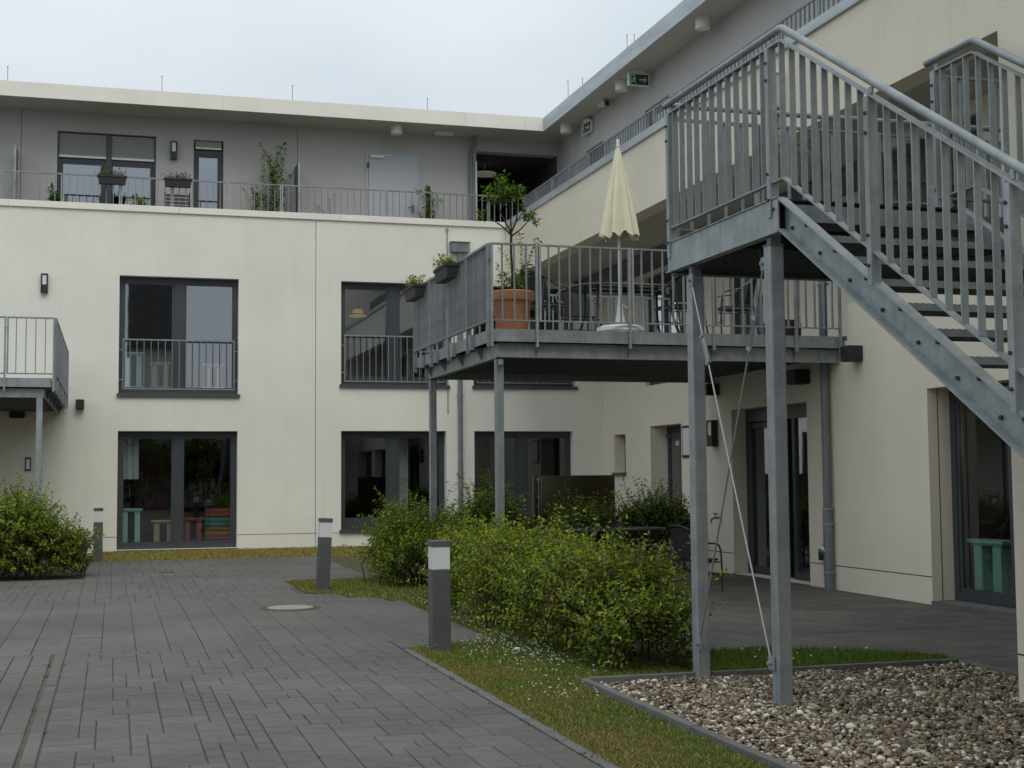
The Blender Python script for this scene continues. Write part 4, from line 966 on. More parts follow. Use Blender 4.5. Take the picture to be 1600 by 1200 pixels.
# ================================================================== BOLLARDS
def bollard(x, y, h, label, lean=0, w=.17):
    t = thing('bollard_light', label, 'bollard light', (x, y, -.01), 'anthracite bollard lights along the path')
    b = MB(); b.box(-w/2, w/2, -w/2, w/2, 0, h*.74); b.build('post', M['boll'], t, bevel=.006)
    b = MB(); b.box(-w/2+.004, w/2-.004, -w/2+.004, w/2-.004, h*.7405, h*.945); b.build('diffuser', M['opal'], t)
    b = MB(); b.box(-w/2-.003, w/2+.003, -w/2-.003, w/2+.003, h*.945, h); b.build('cap', M['boll'], t, bevel=.004)
    b = MB(); b.box(-.11, .11, -.11, .11, .0, .012); b.build('base_plate', M['boll'], t)
    t.rotation_euler = (0, lean, 0)
bollard(2.85, 12.1, .985, 'dark bollard light with white diffuser standing nearest the camera', lean=math.radians(-.3))
bollard(2.80, 18.95, 1.0, 'dark bollard light leaning right on the small grass patch', lean=math.radians(2.6))
bollard(-.25, 27.1, 1.02, 'farthest bollard light between the left shrub and the wall', w=.17)
# manhole
t = thing('manhole_cover', 'round manhole cover with rusty iron ring and pale concrete centre in the paving', 'manhole cover', (2.09, 16.5, 0))
b = MB(); b.lathe([(.36, -.01), (.36, .004), (.29, .005), (.29, -.01)], (2.06, 16.5, .001), 40); part(b, 'ring', M['rust'], t)
b = MB(); b.lathe([(.275, -.01), (.275, .010), (.24, .012)], (2.06, 16.5, .001), 36); part(b, 'cover', M['covercr'], t)
b = MB(); b.box(.75, 1.0, 23.4, 23.55, 0, .006); tag(b.build('drain_grate', M['bolt']), 'small dark drain grate in the paving before the leftmost window', 'drain')

# ================================================================== FOLIAGE HELPERS
def unit(a): return a/np.maximum(np.linalg.norm(a, axis=-1, keepdims=True), 1e-9)
def leaf_mesh(name, pos, dirv, nrm, ln, wd, tint, m, parent=None, kind='stuff', origin=(0, 0, 0), fold=.18, curl=.15):
    """many leaves as one mesh: each has a midrib fold, a drooping tip and its own tint"""
    N = len(pos); d = unit(dirv); n = unit(nrm - (nrm*d).sum(-1, keepdims=True)*d); s = np.cross(d, n)
    ln = ln[:, None]; wd = wd[:, None]
    base = pos; tip = pos + d*ln - n*ln*curl
    mid = pos + d*ln*.5; L = mid + s*wd*.5 + n*wd*fold; Rr = mid - s*wd*.5 + n*wd*fold
    q1 = pos + d*ln*.78 - n*ln*curl*.45
    v = np.stack([base, L, q1, Rr, mid, tip], 1).reshape(-1, 3) - np.array(origin)
    f = np.array([[0, 4, 1], [0, 3, 4], [1, 4, 5], [4, 3, 5]])[None] + 6*np.arange(N)[:, None, None]
    f = f.reshape(-1, 3)
    me = bpy.data.meshes.new(name); me.vertices.add(len(v)); me.vertices.foreach_set('co', v.astype(np.float32).ravel())
    me.loops.add(len(f)*3); me.loops.foreach_set('vertex_index', f.astype(np.int32).ravel())
    me.polygons.add(len(f)); me.polygons.foreach_set('loop_start', np.arange(0, len(f)*3, 3, dtype=np.int32)); me.polygons.foreach_set('loop_total', np.full(len(f), 3, np.int32))
    me.update(calc_edges=True); me.materials.append(M[m])
    ca = me.color_attributes.new('tint', 'FLOAT_COLOR', 'POINT'); c = np.repeat(np.concatenate([tint, np.ones((N, 1))], 1), 6, 0)
    ca.data.foreach_set('color', c.astype(np.float32).ravel())
    o = bpy.data.objects.new(name, me); C.objects.link(o)
    if parent is not None: o.parent = parent
    if kind: o['kind'] = kind
    return o
def tints(n, pal, w, jit=.18):
    pal = np.array(pal); k = RNG.choice(len(pal), n, p=np.array(w)/sum(w)); return np.clip(pal[k]*RNG.normal(1, jit, (n, 1)), .004, .9)
G_DK, G_MD, G_LT, G_YL, G_RD = (.034, .066, .014), (.098, .152, .022), (.18, .24, .032), (.29, .30, .05), (.17, .10, .04)
def shoots(starts, dirs, lens, per=.045, leaf=.055, up=.25, wob=.25):
    """leafy shoots: positions and directions of paired leaves along slightly curved stems"""
    P_, D_, Nn, F_, ST = [], [], [], [], []
    for s, d, L in zip(starts, dirs, lens):
        s = np.array(s, float); d = np.array(d, float); d /= np.linalg.norm(d); n = max(3, int(L/per)); p = s.copy(); path = [s.copy()]
        b = np.cross(d, [0, 0, 1.]); b = b/np.linalg.norm(b) if np.linalg.norm(b) > 1e-3 else np.array([1., 0, 0])
        for i in range(n):
            d = d + RNG.normal(0, wob*.25, 3) + np.array([0, 0, up*.04 - .05*i/n]); d /= np.linalg.norm(d); p = p + d*L/n; path.append(p.copy())
            a = RNG.uniform(0, 2*math.pi); side = b*math.cos(a) + np.cross(d, b)*math.sin(a)
            for sg in (-1, 1):
                P_.append(p.copy()); dd = side*sg + d*.55 + np.array([0, 0, -.15]); D_.append(dd); Nn.append(np.array([0, 0, 1.]) + d*.5 + RNG.normal(0, .35, 3)); F_.append(i/n)
        P_.append(p.copy()); D_.append(d + RNG.normal(0, .2, 3)); Nn.append(np.array([0, 0, 1.])+RNG.normal(0, .4, 3)); F_.append(1.)
        ST.append(path)
    return np.array(P_), np.array(D_), np.array(Nn), np.array(F_), ST
def stems_mesh(name, paths, r, m, parent, every=1):
    b = MB()
    for p in paths[::every]:
        q = [tuple(x) for x in p[::2]]+[tuple(p[-1])] if len(p) > 4 else [tuple(x) for x in p]
        b.tube(q, [r*(1-.6*i/len(q)) for i in range(len(q))], 3, cap=False)
    o = b.build(name, M[m], parent); o['kind'] = 'stuff'; return o
def shrub(name, label, centre_line, halfw, height, n, pal, w, leaf=.055, cat='shrub', group=None, inner=1.0, lean=.5, topn=.35, hvar=.22, per=.045):
    """elongated shrub along a centre line of (x,y) points; shoots grow from inside through an uneven skin"""
    cl = np.array(centre_line, float); seg = np.linalg.norm(np.diff(cl, axis=0), axis=1); T = seg.sum()
    t = thing(name, label, cat, (cl[0][0], cl[0][1], 0), group)
    off = np.array([cl[0][0], cl[0][1], 0.])
    ph = RNG.uniform(0, 6, 6)
    def at(u):
        u = min(max(u, 0), T-1e-6); i = 0
        while u > seg[i]: u -= seg[i]; i += 1
        d = (cl[i+1]-cl[i])/seg[i]; return cl[i]+d*u, d
    starts, dirs, lens = [], [], []
    for k in range(n):
        u = RNG.uniform(-halfw*.3, T+halfw*.3); uc = min(max(u, 0), T); c, d = at(uc); nn = np.array([-d[1], d[0]])
        bump = 1+hvar*(math.sin(uc*2.1+ph[0])*.5+math.sin(uc*4.7+ph[1])*.35+math.sin(uc*9+ph[2])*.25)
        endf = 1-.35*max(0, 1-min(uc, T-uc)/.7)
        a = RNG.uniform(-1.45, 1.45) if RNG.random() > topn else RNG.uniform(-.7, .7)
        H = height*bump*endf; Wd = halfw*(1+.18*math.sin(uc*3.3+ph[3]+(2 if a > 0 else 0)))*endf
        rr = RNG.uniform(.25, .72)
        base = np.array([*(c + d*(u-uc)*.9 + nn*Wd*math.sin(a)*rr*(.9 if abs(a) > .5 else 1)), 0.])
        base[2] = H*(.10+.62*max(0, math.cos(a))*rr + RNG.uniform(0, .22)) if abs(a) < 1.0 else H*RNG.uniform(.02, .6)
        dr = np.array([*(nn*math.sin(a)*1.1+d*RNG.normal(0, .4)+d*(u-uc)*.8), max(.12, math.cos(a))*1.1+.15])
        L = (Wd*(1-rr)*abs(math.sin(a)) + H*.42*max(.2, math.cos(a)))*RNG.uniform(.7, 1.35)
        starts.append(base); dirs.append(dr); lens.append(max(.16, L*(1.4 if RNG.random() < .14 else .92)))
    P_, D_, Nn, F_, ST = shoots(starts, dirs, lens, per, leaf)
    N = len(P_); tn = tints(N, pal, w)
    young = (F_ > .75)[:, None]; tn = np.where(young, tn*np.array([1.35, 1.28, 1.0]), tn)
    cl_noise = (np.sin(P_[:, 1]*2.3+ph[4])+np.sin(P_[:, 1]*5.1+P_[:, 2]*4+ph[5]))*.5
    redf = (cl_noise > .45) & (RNG.random(N) < .30); tn[redf] = np.array(G_RD)*RNG.normal(1, .25, (redf.sum(), 1)).clip(.4, 1.7)
    P_[:, 2] = np.maximum(P_[:, 2], .03)
    leaf_mesh('foliage', P_-off, D_, Nn, leaf*RNG.uniform(.65, 1.3, N), leaf*.62*RNG.uniform(.7, 1.2, N), tn, 'leaf', t)
    stems_mesh('stem', [[q-off for q in p] for p in ST], .005, 'bark', t, 2)
    # woody base stems
    b = MB()
    for k in range(int(T*9)+8):
        c, d = at(RNG.uniform(0, T)); x, y = c+RNG.normal(0, halfw*.35, 2)
        b.tube([(x-off[0], y-off[1], -.02), (x-off[0]+RNG.normal(0, .06), y-off[1]+RNG.normal(0, .06), height*.3), (x-off[0]+RNG.normal(0, .15), y-off[1]+RNG.normal(0, .15), height*.62)], [.011, .009, .005], 5, cap=False)
    o = b.build('trunk', M['bark'], t); o['kind'] = 'stuff'
    return t
PALH = [G_DK, G_MD, G_LT, G_YL, G_RD]
shrub('hedge', 'long dense green hedge with reddish leaves running from the steel post towards the bollard', [(4.12, 10.22), (4.15, 12.0), (4.2, 14.0), (4.3, 16.2), (4.4, 17.3)], .55, .82, 4700, PALH, [.7, 3, 3.6, 2.0, .7], .046, 'hedge', hvar=.12)
shrub('shrub', 'bushy green shrub at the left edge growing before the balcony post', [(-3.4, 23.2), (-2.2, 23.3), (-.66, 23.05)], .70, 1.08, 3500, PALH, [1.0, 4, 4, 1.2, .05], .052, 'shrub')
shrub('shrub', 'dark green shrub behind the bollards at the end of the grass patch', [(4.2, 18.9), (4.4, 20.5), (4.7, 21.6)], .62, .95, 2300, PALH, [2, 4, 2.8, .9, .3], .050, 'shrub')
shrub('shrub', 'loose shrub with reddish tips in front of the rear downpipe', [(5.3, 21.2), (6.4, 21.5)], .55, 1.22, 1300, PALH, [2, 3.4, 2, .8, 1.0], .052, 'shrub', per=.055)
shrub('shrub', 'dark shrub growing before the brown glass screen behind the garden table', [(6.9, 20.9), (7.9, 21.3)], .5, 1.25, 1200, PALH, [3, 4, 2, .6, .2], .052, 'shrub', per=.055)
shrub('shrub', 'loose dark shrub before the recessed entrance door', [(8.2, 21.2), (9.3, 21.4)], .45, 1.28, 1100, PALH, [3, 4, 1.6, .4, .1], .052, 'shrub', per=.06)

# ================================================================== GRASS, CLOVER, PEBBLES
def inpoly(x, y, poly):
    c = np.zeros(len(x), bool); n = len(poly); j = n-1
    for i in range(n):
        xi, yi = poly[i]; xj, yj = poly[j]
        c ^= ((yi > y) != (yj > y)) & (x < (xj-xi)*(y-yi)/(yj-yi+1e-12)+xi); j = i
    return c
def grass(name, label, poly, n, h, pal, w, wd=.005, dens=None, tintf=None, lean=.55):
    p = np.array(poly); x = RNG.uniform(p[:, 0].min(), p[:, 0].max(), n*3); y = RNG.uniform(p[:, 1].min(), p[:, 1].max(), n*3)
    k = inpoly(x, y, poly)
    if dens is not None: k &= RNG.random(len(x)) < dens(x, y)
    x, y = x[k][:n], y[k][:n]; N = len(x)
    pos = np.stack([x, y, np.full(N, -.01)], 1); d = np.stack([RNG.normal(0, lean, N), RNG.normal(0, lean, N), np.ones(N)], 1)
    nr = np.stack([RNG.normal(0, 1, N), RNG.normal(0, 1, N), np.full(N, .2)], 1)
    tn = tints(N, pal, w, .22)
    if tintf is not None: tn = tintf(x, y, tn)
    hh = (h(x, y) if callable(h) else h)*RNG.uniform(.5, 1.3, N)
    return tag(leaf_mesh(name, pos, d, nr, hh, np.full(N, wd)*RNG.uniform(.7, 1.4, N), tn, 'grass', None, 'stuff', fold=.1, curl=.25), label, 'grass')
GP = [(.085, .155, .024), (.15, .205, .032), (.29, .25, .065), (.38, .28, .11)]
def dry(x, y, tn):
    """straw patches towards the kerbs, greener by the hedge"""
    s = np.sin(x*3.1+y*1.7)+np.sin(y*4.3-x*2)+np.sin(x*9+y*6)*.5
    edge = np.exp(-np.abs(x-KX)/.28)+.55*(y < 9.6)*np.exp(-np.abs(x-2.9)/.5)
    f = (RNG.random(len(x)) < np.clip(.22*s+.75*edge+.02, 0, .88)); tn = tn.copy(); tn[f] = tints(f.sum(), [(.30, .23, .08), (.20, .19, .05), (.25, .17, .06)], [2, 2, 1], .2); return tn
bed1 = [(KX+.055, 5.6), (3.36, 5.6), (3.36, 9.76), (4.5, 9.8), (4.2, 11), (3.95, 17.2), (3.52, 16.9), (3.52, 12.78), (KX+.06, 12.25)]
grass('grass', 'clover lawn strip between the paving kerb and the hedge', bed1, 72000, .032, GP, [4, 4, 1.2, .6], .0055, tintf=dry)
bed2 = [(2.5, 20.85), (2.52, 18.72), (3.5, 16.93), (4.6, 17.2), (4.6, 20.9)]
grass('grass', 'small grass patch around the leaning bollard light', bed2, 17000, .04, GP, [3, 4, 2, 1], .008, tintf=lambda x, y, t: np.where(((x < 2.9) & (RNG.random(len(x)) < .6))[:, None], np.array([[.24, .18, .06]])*RNG.normal(1, .2, (len(x), 1)), t))
patch = [(4.45, 9.8), (6.6, 9.76), (6.68, 10.02), (6.1, 10.45), (5.4, 10.75), (4.5, 10.7)]
grass('grass', 'lush taller grass tuft strip between pebble bed and terrace slabs', patch, 30000, lambda x, y: .055+.05*(y-9.8), GP, [4, 4, .5, .15], .006, lean=.35)
grass('grass', 'dry yellow grass strip along the foot of the rear wall', [(-.4, 27.05), (5.5, 27.05), (5.5, 30.5), (-.4, 30.5)], 24000, .045, GP, [.3, 1, 4, 4], .014)
# clover blossoms
def blossoms(name, label, pts, r, m, zc):
    b = MB(); ico = bmesh.new(); bmesh.ops.create_icosphere(ico, subdivisions=1, radius=1)
    vs = [tuple(v.co) for v in ico.verts]; fs = [tuple(v.index for v in f.verts) for f in ico.faces]; ico.free()
    for (x, y) in pts:
        s = r*random.uniform(.6, 1.3); z = zc*random.uniform(.7, 1.4); b.add([(x+a*s, y+q*s, z+c*s*.8) for a, q, c in vs], fs)
    return tag(b.build(name, M[m]), label, 'flowers', kind='stuff')
pts = []
while len(pts) < 420:
    y = random.uniform(9.9, 17); x = random.uniform(KX+.15, 4.0); 
    dens = math.exp(-((x-3.45)**2/.10+(y-11.9)**2/1.6))*1.0 + .6*math.exp(-((x-3.64)**2/.02+(y-14.5)**2/5)) + .03
    if inpoly(np.array([x]), np.array([y]), bed1)[0] and random.random() < dens: pts.append((x, y))
for _ in range(38): pts.append((random.gauss(3.05, .16), random.gauss(9.35, .25)))
blossoms('clover_flowers', 'white clover blossoms scattered over the lawn strip', pts, .0075, 'clover', .042)
blossoms('clover_flowers', 'few white blossoms on the lush grass behind the pebble bed', [(random.uniform(4.6, 6.3), random.uniform(10.0, 10.6)) for _ in range(16)], .011, 'clover', .085)
b = MB(); ic = bmesh.new(); bmesh.ops.create_icosphere(ic, subdivisions=2, radius=.034)
b.add([(3.43+v.co.x*random.uniform(.7, 1.3), 11.62+v.co.y*random.uniform(.6, 1.2), .035+v.co.z*random.uniform(.1, .9)*.6) for v in ic.verts], [tuple(v.index for v in f.verts) for f in ic.faces]); ic.free()
tag(b.build('paper_tissue', M['white']), 'crumpled white paper tissue lying in the clover', 'litter')
# pebbles
def pebbles():
    N = 21500; x = RNG.uniform(3.43, 6.6, N*2); y = RNG.uniform(5.0, 9.70, N*2); k = ~((x > 5.87) & (y < 7.98)); k &= (np.hypot(x-4.34, y-8.39) > .03)
    x, y = x[k][:N], y[k][:N]; N = len(x)
    ico = bmesh.new(); bmesh.ops.create_icosphere(ico, subdivisions=1, radius=1); V = np.array([v.co[:] for v in ico.verts]); Fc = np.array([[v.index for v in f.verts] for f in ico.faces]); ico.free()
    s = np.exp(RNG.normal(-4.33, .34, N)); a = RNG.uniform(0, 2*math.pi, N)
    sc = np.stack([s*RNG.uniform(.9, 1.6, N), s*RNG.uniform(.7, 1.05, N), s*RNG.uniform(.42, .75, N)], 1)
    v = V[None]*sc[:, None]*RNG.uniform(.82, 1.16, (N, len(V), 1))
    tl = RNG.normal(0, .35, N); c, sn = np.cos(a)[:, None], np.sin(a)[:, None]; ct, stt = np.cos(tl)[:, None], np.sin(tl)[:, None]
    vx, vz = v[..., 0]*ct-v[..., 2]*stt, v[..., 0]*stt+v[..., 2]*ct
    X = vx*c-v[..., 1]*sn+x[:, None]; Y = vx*sn+v[..., 1]*c+y[:, None]; Z = vz + (-.012+RNG.uniform(0, .024, N)+.006*np.sin(x*5)*np.sin(y*4))[:, None]
    v = np.stack([X, Y, Z], -1).reshape(-1, 3); f = (Fc[None]+len(V)*np.arange(N)[:, None, None]).reshape(-1, 3)
    me = bpy.data.meshes.new('pebbles'); me.vertices.add(len(v)); me.vertices.foreach_set('co', v.astype(np.float32).ravel()); me.loops.add(len(f)*3); me.loops.foreach_set('vertex_index', f.astype(np.int32).ravel())
    me.polygons.add(len(f)); me.polygons.foreach_set('loop_start', np.arange(0, len(f)*3, 3, dtype=np.int32)); me.polygons.foreach_set('loop_total', np.full(len(f), 3, np.int32)); me.update(calc_edges=True)
    pal = [(.24, .185, .13), (.14, .105, .075), (.33, .27, .19), (.20, .175, .14), (.52, .46, .35), (.68, .62, .50), (.40, .28, .16)]
    tn = tints(N, pal, [5, 4, 3.6, 3.4, 3.0, 2.0, .8], .2); ca = me.color_attributes.new('tint', 'FLOAT_COLOR', 'POINT'); ca.data.foreach_set('color', np.repeat(np.concatenate([tn, np.ones((N, 1))], 1), len(V), 0).astype(np.float32).ravel())
    me.materials.append(M['stonemat']); o = bpy.data.objects.new('pebbles', me); C.objects.link(o); tag(o, 'brown, grey and white rounded pebbles filling the bed under the stairs', 'pebbles', kind='stuff')
pebbles()
# weeds in paving joints and moss along kerb
wx, wy = [], []
for _ in range(60):
    k = random.random()
    if k < .45: cx, cy = KX-.01+random.gauss(0, .012), random.uniform(6.9, 12)
    elif k < .75: cx, cy = random.choice((SX+.0, SX-.11, SX-.27, SX-.43, SX-.75)), random.uniform(7, 12.6)
    else: cx, cy = random.uniform(-.5, 2.4), 6.5+random.random()*5
    for _ in range(random.randint(3, 14) if k < .75 else random.randint(1, 3)): wx.append(cx+random.gauss(0, .012)); wy.append(cy+random.gauss(0, .035))
N = len(wx); pos = np.stack([wx, wy, np.full(N, -.01)], 1)
tag(leaf_mesh('weeds', pos, np.stack([RNG.normal(0, .8, N), RNG.normal(0, .8, N), np.ones(N)*.8], 1), RNG.normal(0, 1, (N, 3)), RNG.uniform(.014, .035, N), RNG.uniform(.005, .01, N), tints(N, [(.07, .075, .02), (.11, .10, .03), (.05, .045, .02)], [1, 1, 1]), 'grass'), 'tiny weeds and moss in the paving joints', 'weeds', kind='stuff')

# ================================================================== TERRACE THINGS
DK = DZ+.0
def bez(p, n=10):
    """smooth polyline through control points (Catmull-Rom)"""
    p = [Vector(q) for q in p]; p = [p[0]*2-p[1]]+p+[p[-1]*2-p[-2]]; out = []
    for i in range(1, len(p)-2):
        for k in range(n):
            t = k/n; out.append(.5*((2*p[i])+(-p[i-1]+p[i+1])*t+(2*p[i-1]-5*p[i]+4*p[i+1]-p[i+2])*t*t+(-p[i-1]+3*p[i]-3*p[i+1]+p[i+2])*t**3))
    return out+[p[-2]]
def chair_master(label, group, loc, rz):
    """tube-framed garden armchair with a curved wicker back; front is +Y local"""
    t = thing('garden_chair', label, 'chair', loc, group); t.rotation_euler.z = rz
    b = MB()                                           # seat, slightly dished
    n = 6
    for i in range(n):
        y0, y1 = -.21+.42*i/n, -.21+.42*(i+1)/n; z0, z1 = .43+.012*abs(i/n-.5)*2, .43+.012*abs((i+1)/n-.5)*2
        b.prism([(y0, z0-.02), (y1, z1-.02), (y1, z1), (y0, z0)], 'X', -.22, .22)
    b.build('seat', M['wicker'], t)
    b = MB(); nu, nv = 12, 8; V, Fc = [], []            # wrapped back
    for s in (0, .012):
        for j in range(nv+1):
            for i in range(nu+1):
                a = math.radians(-68+136*i/nu); r = .245+s; h = .46+(.40-.10*(abs(i-nu/2)/(nu/2))**2)*j/nv
                V.append((r*math.sin(a), -.02-r*math.cos(a)*.9-.07*j/nv, h))
    w = nu+1; off = w*(nv+1)
    for j in range(nv):
        for i in range(nu):
            a = j*w+i; Fc += [(a, a+1, a+w+1, a+w), (off+a, off+a+w, off+a+w+1, off+a+1)]
    for i in range(nu): Fc += [(i, off+i, off+i+1, i+1), (nv*w+i, nv*w+i+1, off+nv*w+i+1, off+nv*w+i)]
    b.add(V, Fc); b.build('backrest', M['wicker'], t, smooth=True)
    b = MB(); b.tube(bez([(-.27, .22, .0), (-.27, .22, .40), (-.275, .17, .62), (-.28, -.02, .66), (-.26, -.18, .76), (-.14, -.31, .865), (0, -.335, .885), (.14, -.31, .865), (.26, -.18, .76), (.28, -.02, .66), (.275, .17, .62), (.27, .22, .40), (.27, .22, .0)], 5), .0125, 8); b.build('arm_frame', M['tube'], t, smooth=True)
    for s in (-1, 1):
        b = MB(); b.tube(bez([(s*.24, -.30, 0), (s*.235, -.22, .42), (s*.245, -.19, .74)], 4), .0125, 8); b.build('leg', M['tube'], t, smooth=True)
        b = MB(); b.tube([(s*.262, .215, .40), (s*.235, -.215, .40)], .010, 6); b.build('side_rail', M['tube'], t)
    for q in ((.262, .215, .40), (.235, -.215, .40), (.262, .2, .24)): b = MB(); b.tube([(-q[0], q[1], q[2]), q], .009, 6); b.build('cross_rail', M['tube'], t)
    return t
GRC = 'dark wicker armchairs on the steel balcony'
c0 = chair_master('dark wicker armchair left of the balcony table, turned to face it', GRC, (5.45, 16.95, DK), math.radians(-75))
ctree(c0, (7.25, 16.75, DK), 'wicker armchair at the right end of the balcony table, half behind the steel post', math.radians(20), GRC)
ctree(c0, (8.05, 16.75, DK), 'wicker armchair on the balcony between the two stair posts, facing left', math.radians(75), GRC)
ctree(c0, (6.35, 18.3, DK), 'wicker armchair behind the balcony table with its back to the house', math.radians(180), GRC)
def table_master(label, loc, L, Wd, h, group, rz=0):
    t = thing('garden_table', label, 'table', loc, group); t.rotation_euler.z = rz
    pts = []; r = Wd*.48
    for cx, a0 in ((L/2-r, -90), (-L/2+r, 90)):
        for k in range(13): a = math.radians(a0+180*k/12); pts.append((cx+r*math.cos(a), Wd/2*math.sin(a)*1.0))
    b = MB(); b.prism(pts, 'Z', h-.012, h); b.build('tabletop', M['tabletop'], t)
    b = MB(); b.tube([(x*1.006, y*1.01, h-.006) for x, y in pts+pts[:1]], .014, 8, cap=False); b.build('rim', M['tube'], t, smooth=True)
    for sx in (-1, 1):
        for sy in (-1, 1):
            b = MB(); b.tube(bez([(sx*(L/2-.32), sy*(Wd/2-.22), h-.02), (sx*(L/2-.30), sy*(Wd/2-.2), h*.45), (sx*(L/2-.2), sy*(Wd/2-.12), 0)], 4), .019, 8); b.build('leg', M['tube'], t, smooth=True)
    b = MB(); b.box(-L/2+.3, L/2-.3, -.02, .02, h-.06, h-.02); b.box(-.02, .02, -Wd/2+.15, Wd/2-.15, h-.06, h-.021); b.build('apron', M['tube'], t)
    return t
table_master('oval dark glass table on the steel balcony behind the parasol', (6.75, 17.35, DK), 1.7, .95, .74, None)
t2 = table_master('oval dark garden table on the ground terrace behind the hedge', (6.85, 18.6, 0), 1.75, .95, .78, None)
GG = 'dark wicker armchairs on the ground terrace'
ctree(c0, (7.42, 16.75, 0), 'wicker armchair on the ground terrace beside the far stair post', math.radians(-72), GG)
ctree(c0, (6.45, 19.5, 0), 'wicker armchair behind the left end of the ground terrace table', math.radians(180), GG)
ctree(c0, (7.25, 19.5, 0), 'wicker armchair behind the middle of the ground terrace table', math.radians(172), GG)
ctree(c0, (5.55, 18.7, 0), 'wicker armchair at the hidden left end of the ground terrace table', math.radians(-90), GG)
ctree(c0, (-2.0, 25.2, 0), 'dark curved-back chair half hidden by the shrub at the left edge', math.radians(200))
# parasol
PX, PYY = 6.24, 16.32
t = thing('parasol', 'closed ecru parasol standing on a round white base on the balcony', 'parasol', (PX, PYY, DK))
b = MB(); b.lathe([(.0, 0), (.30, 0), (.315, .03), (.30, .075), (.25, .10), (.07, .115), (.055, .13)], (PX, PYY, DK+.001), 28); part(b, 'base', M['white'], t, smooth=True)
b = MB(); b.lathe([(.07, .0), (.045, .15), (.028, .30), (.028, .36)], (PX, PYY, DK+.12), 14); b.tube([(PX, PYY, DK+.40), (PX+.09, PYY-.02, DK+.34), (PX+.17, PYY-.03, DK+.33)], .006, 6); part(b, 'base_tube', M['white'], t, smooth=True)
b = MB(); b.tube([(PX, PYY, DK+.3), (PX, PYY, 5.85)], .019, 10); part(b, 'pole', M['white'], t, smooth=True)
b = MB(); nA, nZ = 96, 22; V, Fc = [], []; z0, z1 = 4.62, 5.80
for s in (0, 1):
    for j in range(nZ+1):
        f = j/nZ; z = z1-(z1-z0)*f
        for i in range(nA):
            a = 2*math.pi*i/nA; rr = .02+.20*f**.85; fold = 1+(.20*math.sin(8*a+1.2*math.sin(2*a+1))+.10*math.sin(17*a+2)+.05*math.sin(29*a))*min(1, f*1.6+.12)
            rr = rr*fold*(1+.13*math.sin(a+.6)+.05*math.sin(3*a+4*f)) - s*.006; zz = z + (.035*math.sin(8*a+1.0)+.02*math.sin(3*a))*f**4 + (.03 if s else 0)*f**6
            V.append((PX+rr*math.cos(a), PYY+rr*math.sin(a), zz))
off = nA*(nZ+1)
for j in range(nZ):
    for i in range(nA):
        a, c = j*nA+i, j*nA+(i+1) % nA; Fc += [(a, c, c+nA, a+nA), (off+a, off+a+nA, off+c+nA, off+c)]
for i in range(nA): Fc.append((nZ*nA+i, nZ*nA+(i+1) % nA, off+nZ*nA+(i+1) % nA, off+nZ*nA+i))
b.add(V, Fc); part(b, 'canopy', M['parasol'], t, smooth=True)
b = MB(); b.lathe([(.012, -.05), (.03, -.03), (.022, .02), (.026, .035), (.02, .06), (.004, .07)], (PX, PYY, 5.83), 12); part(b, 'finial', M['white'], t, smooth=True)
b = MB()
for k in range(8): a = 2*math.pi*k/8+.2; b.tube([(PX+.03*math.cos(a), PYY+.03*math.sin(a), 5.7), (PX+.17*math.cos(a), PYY+.17*math.sin(a), 4.66)], .006, 5)
part(b, 'ribs', M['galv'], t)
# terracotta pot and its tree
QX, QY = 4.83, 16.45
t = thing('flower_pot', 'large terracotta pot with rim band at the balcony corner', 'pot', (QX, QY, DK))
b = MB(); b.lathe([(.0, 0), (.19, 0), (.195, .02), (.245, .36), (.252, .37), (.255, .385), (.275, .39), (.285, .42), (.29, .50), (.275, .515), (.255, .51), (.245, .47), (.0, .465)], (QX, QY, DK+.002), 40); part(b, 'pot', M['terra'], t, smooth=True)
b = MB(); b.lathe([(.0, 0), (.243, 0), (.2, .012), (0, .02)], (QX, QY, DK+.466), 24); part(b, 'soil', M['soil'], t)
t = thing('potted_tree', 'small standard tree with a round leafy crown growing in the terracotta pot', 'tree', (QX, QY, DK+.47))
off = np.array([QX, QY, DK+.47]); b = MB()
trunk = [(0, 0, 0), (.012, .01, .25), (-.005, .0, .55), (.0, .01, .82)]; b.tube(bez(trunk, 4), .017, 7); 
forks = [((0, .01, .80), (-.10, .02, 1.00), (-.20, .03, 1.22)), ((0, .01, .82), (-.03, -.05, 1.08), (-.08, -.02, 1.40)), ((0, .01, .8), (.07, .04, .95), (.20, .05, 1.12)), ((0, .01, .8), (.05, -.07, .98), (.05, -.12, 1.24)), ((0, .01, .78), (-.14, -.04, .88), (-.30, -.03, .98)), ((0, 0, .76), (.12, -.05, .86), (.26, -.08, 1.02))]
for f in forks: b.tube(bez(f, 4), [.011]*3+[.009]*3+[.006]*3, 6)
b.build('trunk', M['bark'], t, smooth=True)
ss, dd, ll = [], [], []
cc = np.array([-.08, 0, 1.12])
for _ in range(56):
    d = unit(RNG.normal(0, 1, 3)); d[2] = abs(d[2])*.7+d[2]*.3; r = RNG.uniform(.02, .16); s_ = cc + d*r*np.array([1.0, 1.0, 1.7]) + np.array([-.03, 0, .04]); ss.append(s_); dd.append(d+np.array([0, 0, .55])); ll.append(RNG.uniform(.09, .24))
for f in forks:
    for _ in range(6): q = np.array(f[2]); ss.append(q-RNG.uniform(0, .1, 3)*np.array([1, 1, 1.])); dd.append(q-np.array([0, 0, .95])+RNG.normal(0, .15, 3)+np.array([0, 0, .2])); ll.append(RNG.uniform(.08, .16))
for z in (1.15, 1.25, 1.3): ss.append(np.array([-.10, 0, z])); dd.append(np.array([.05, 0, 1.])); ll.append(.28)
for _ in range(9): ss.append(np.array([.15, .04, 1.0])); dd.append(np.array([1, RNG.normal(0, .3), RNG.normal(.2, .5)])); ll.append(.14)
P_, D_, Nn, F_, ST = shoots(ss, dd, ll, .036, .06); N = len(P_)
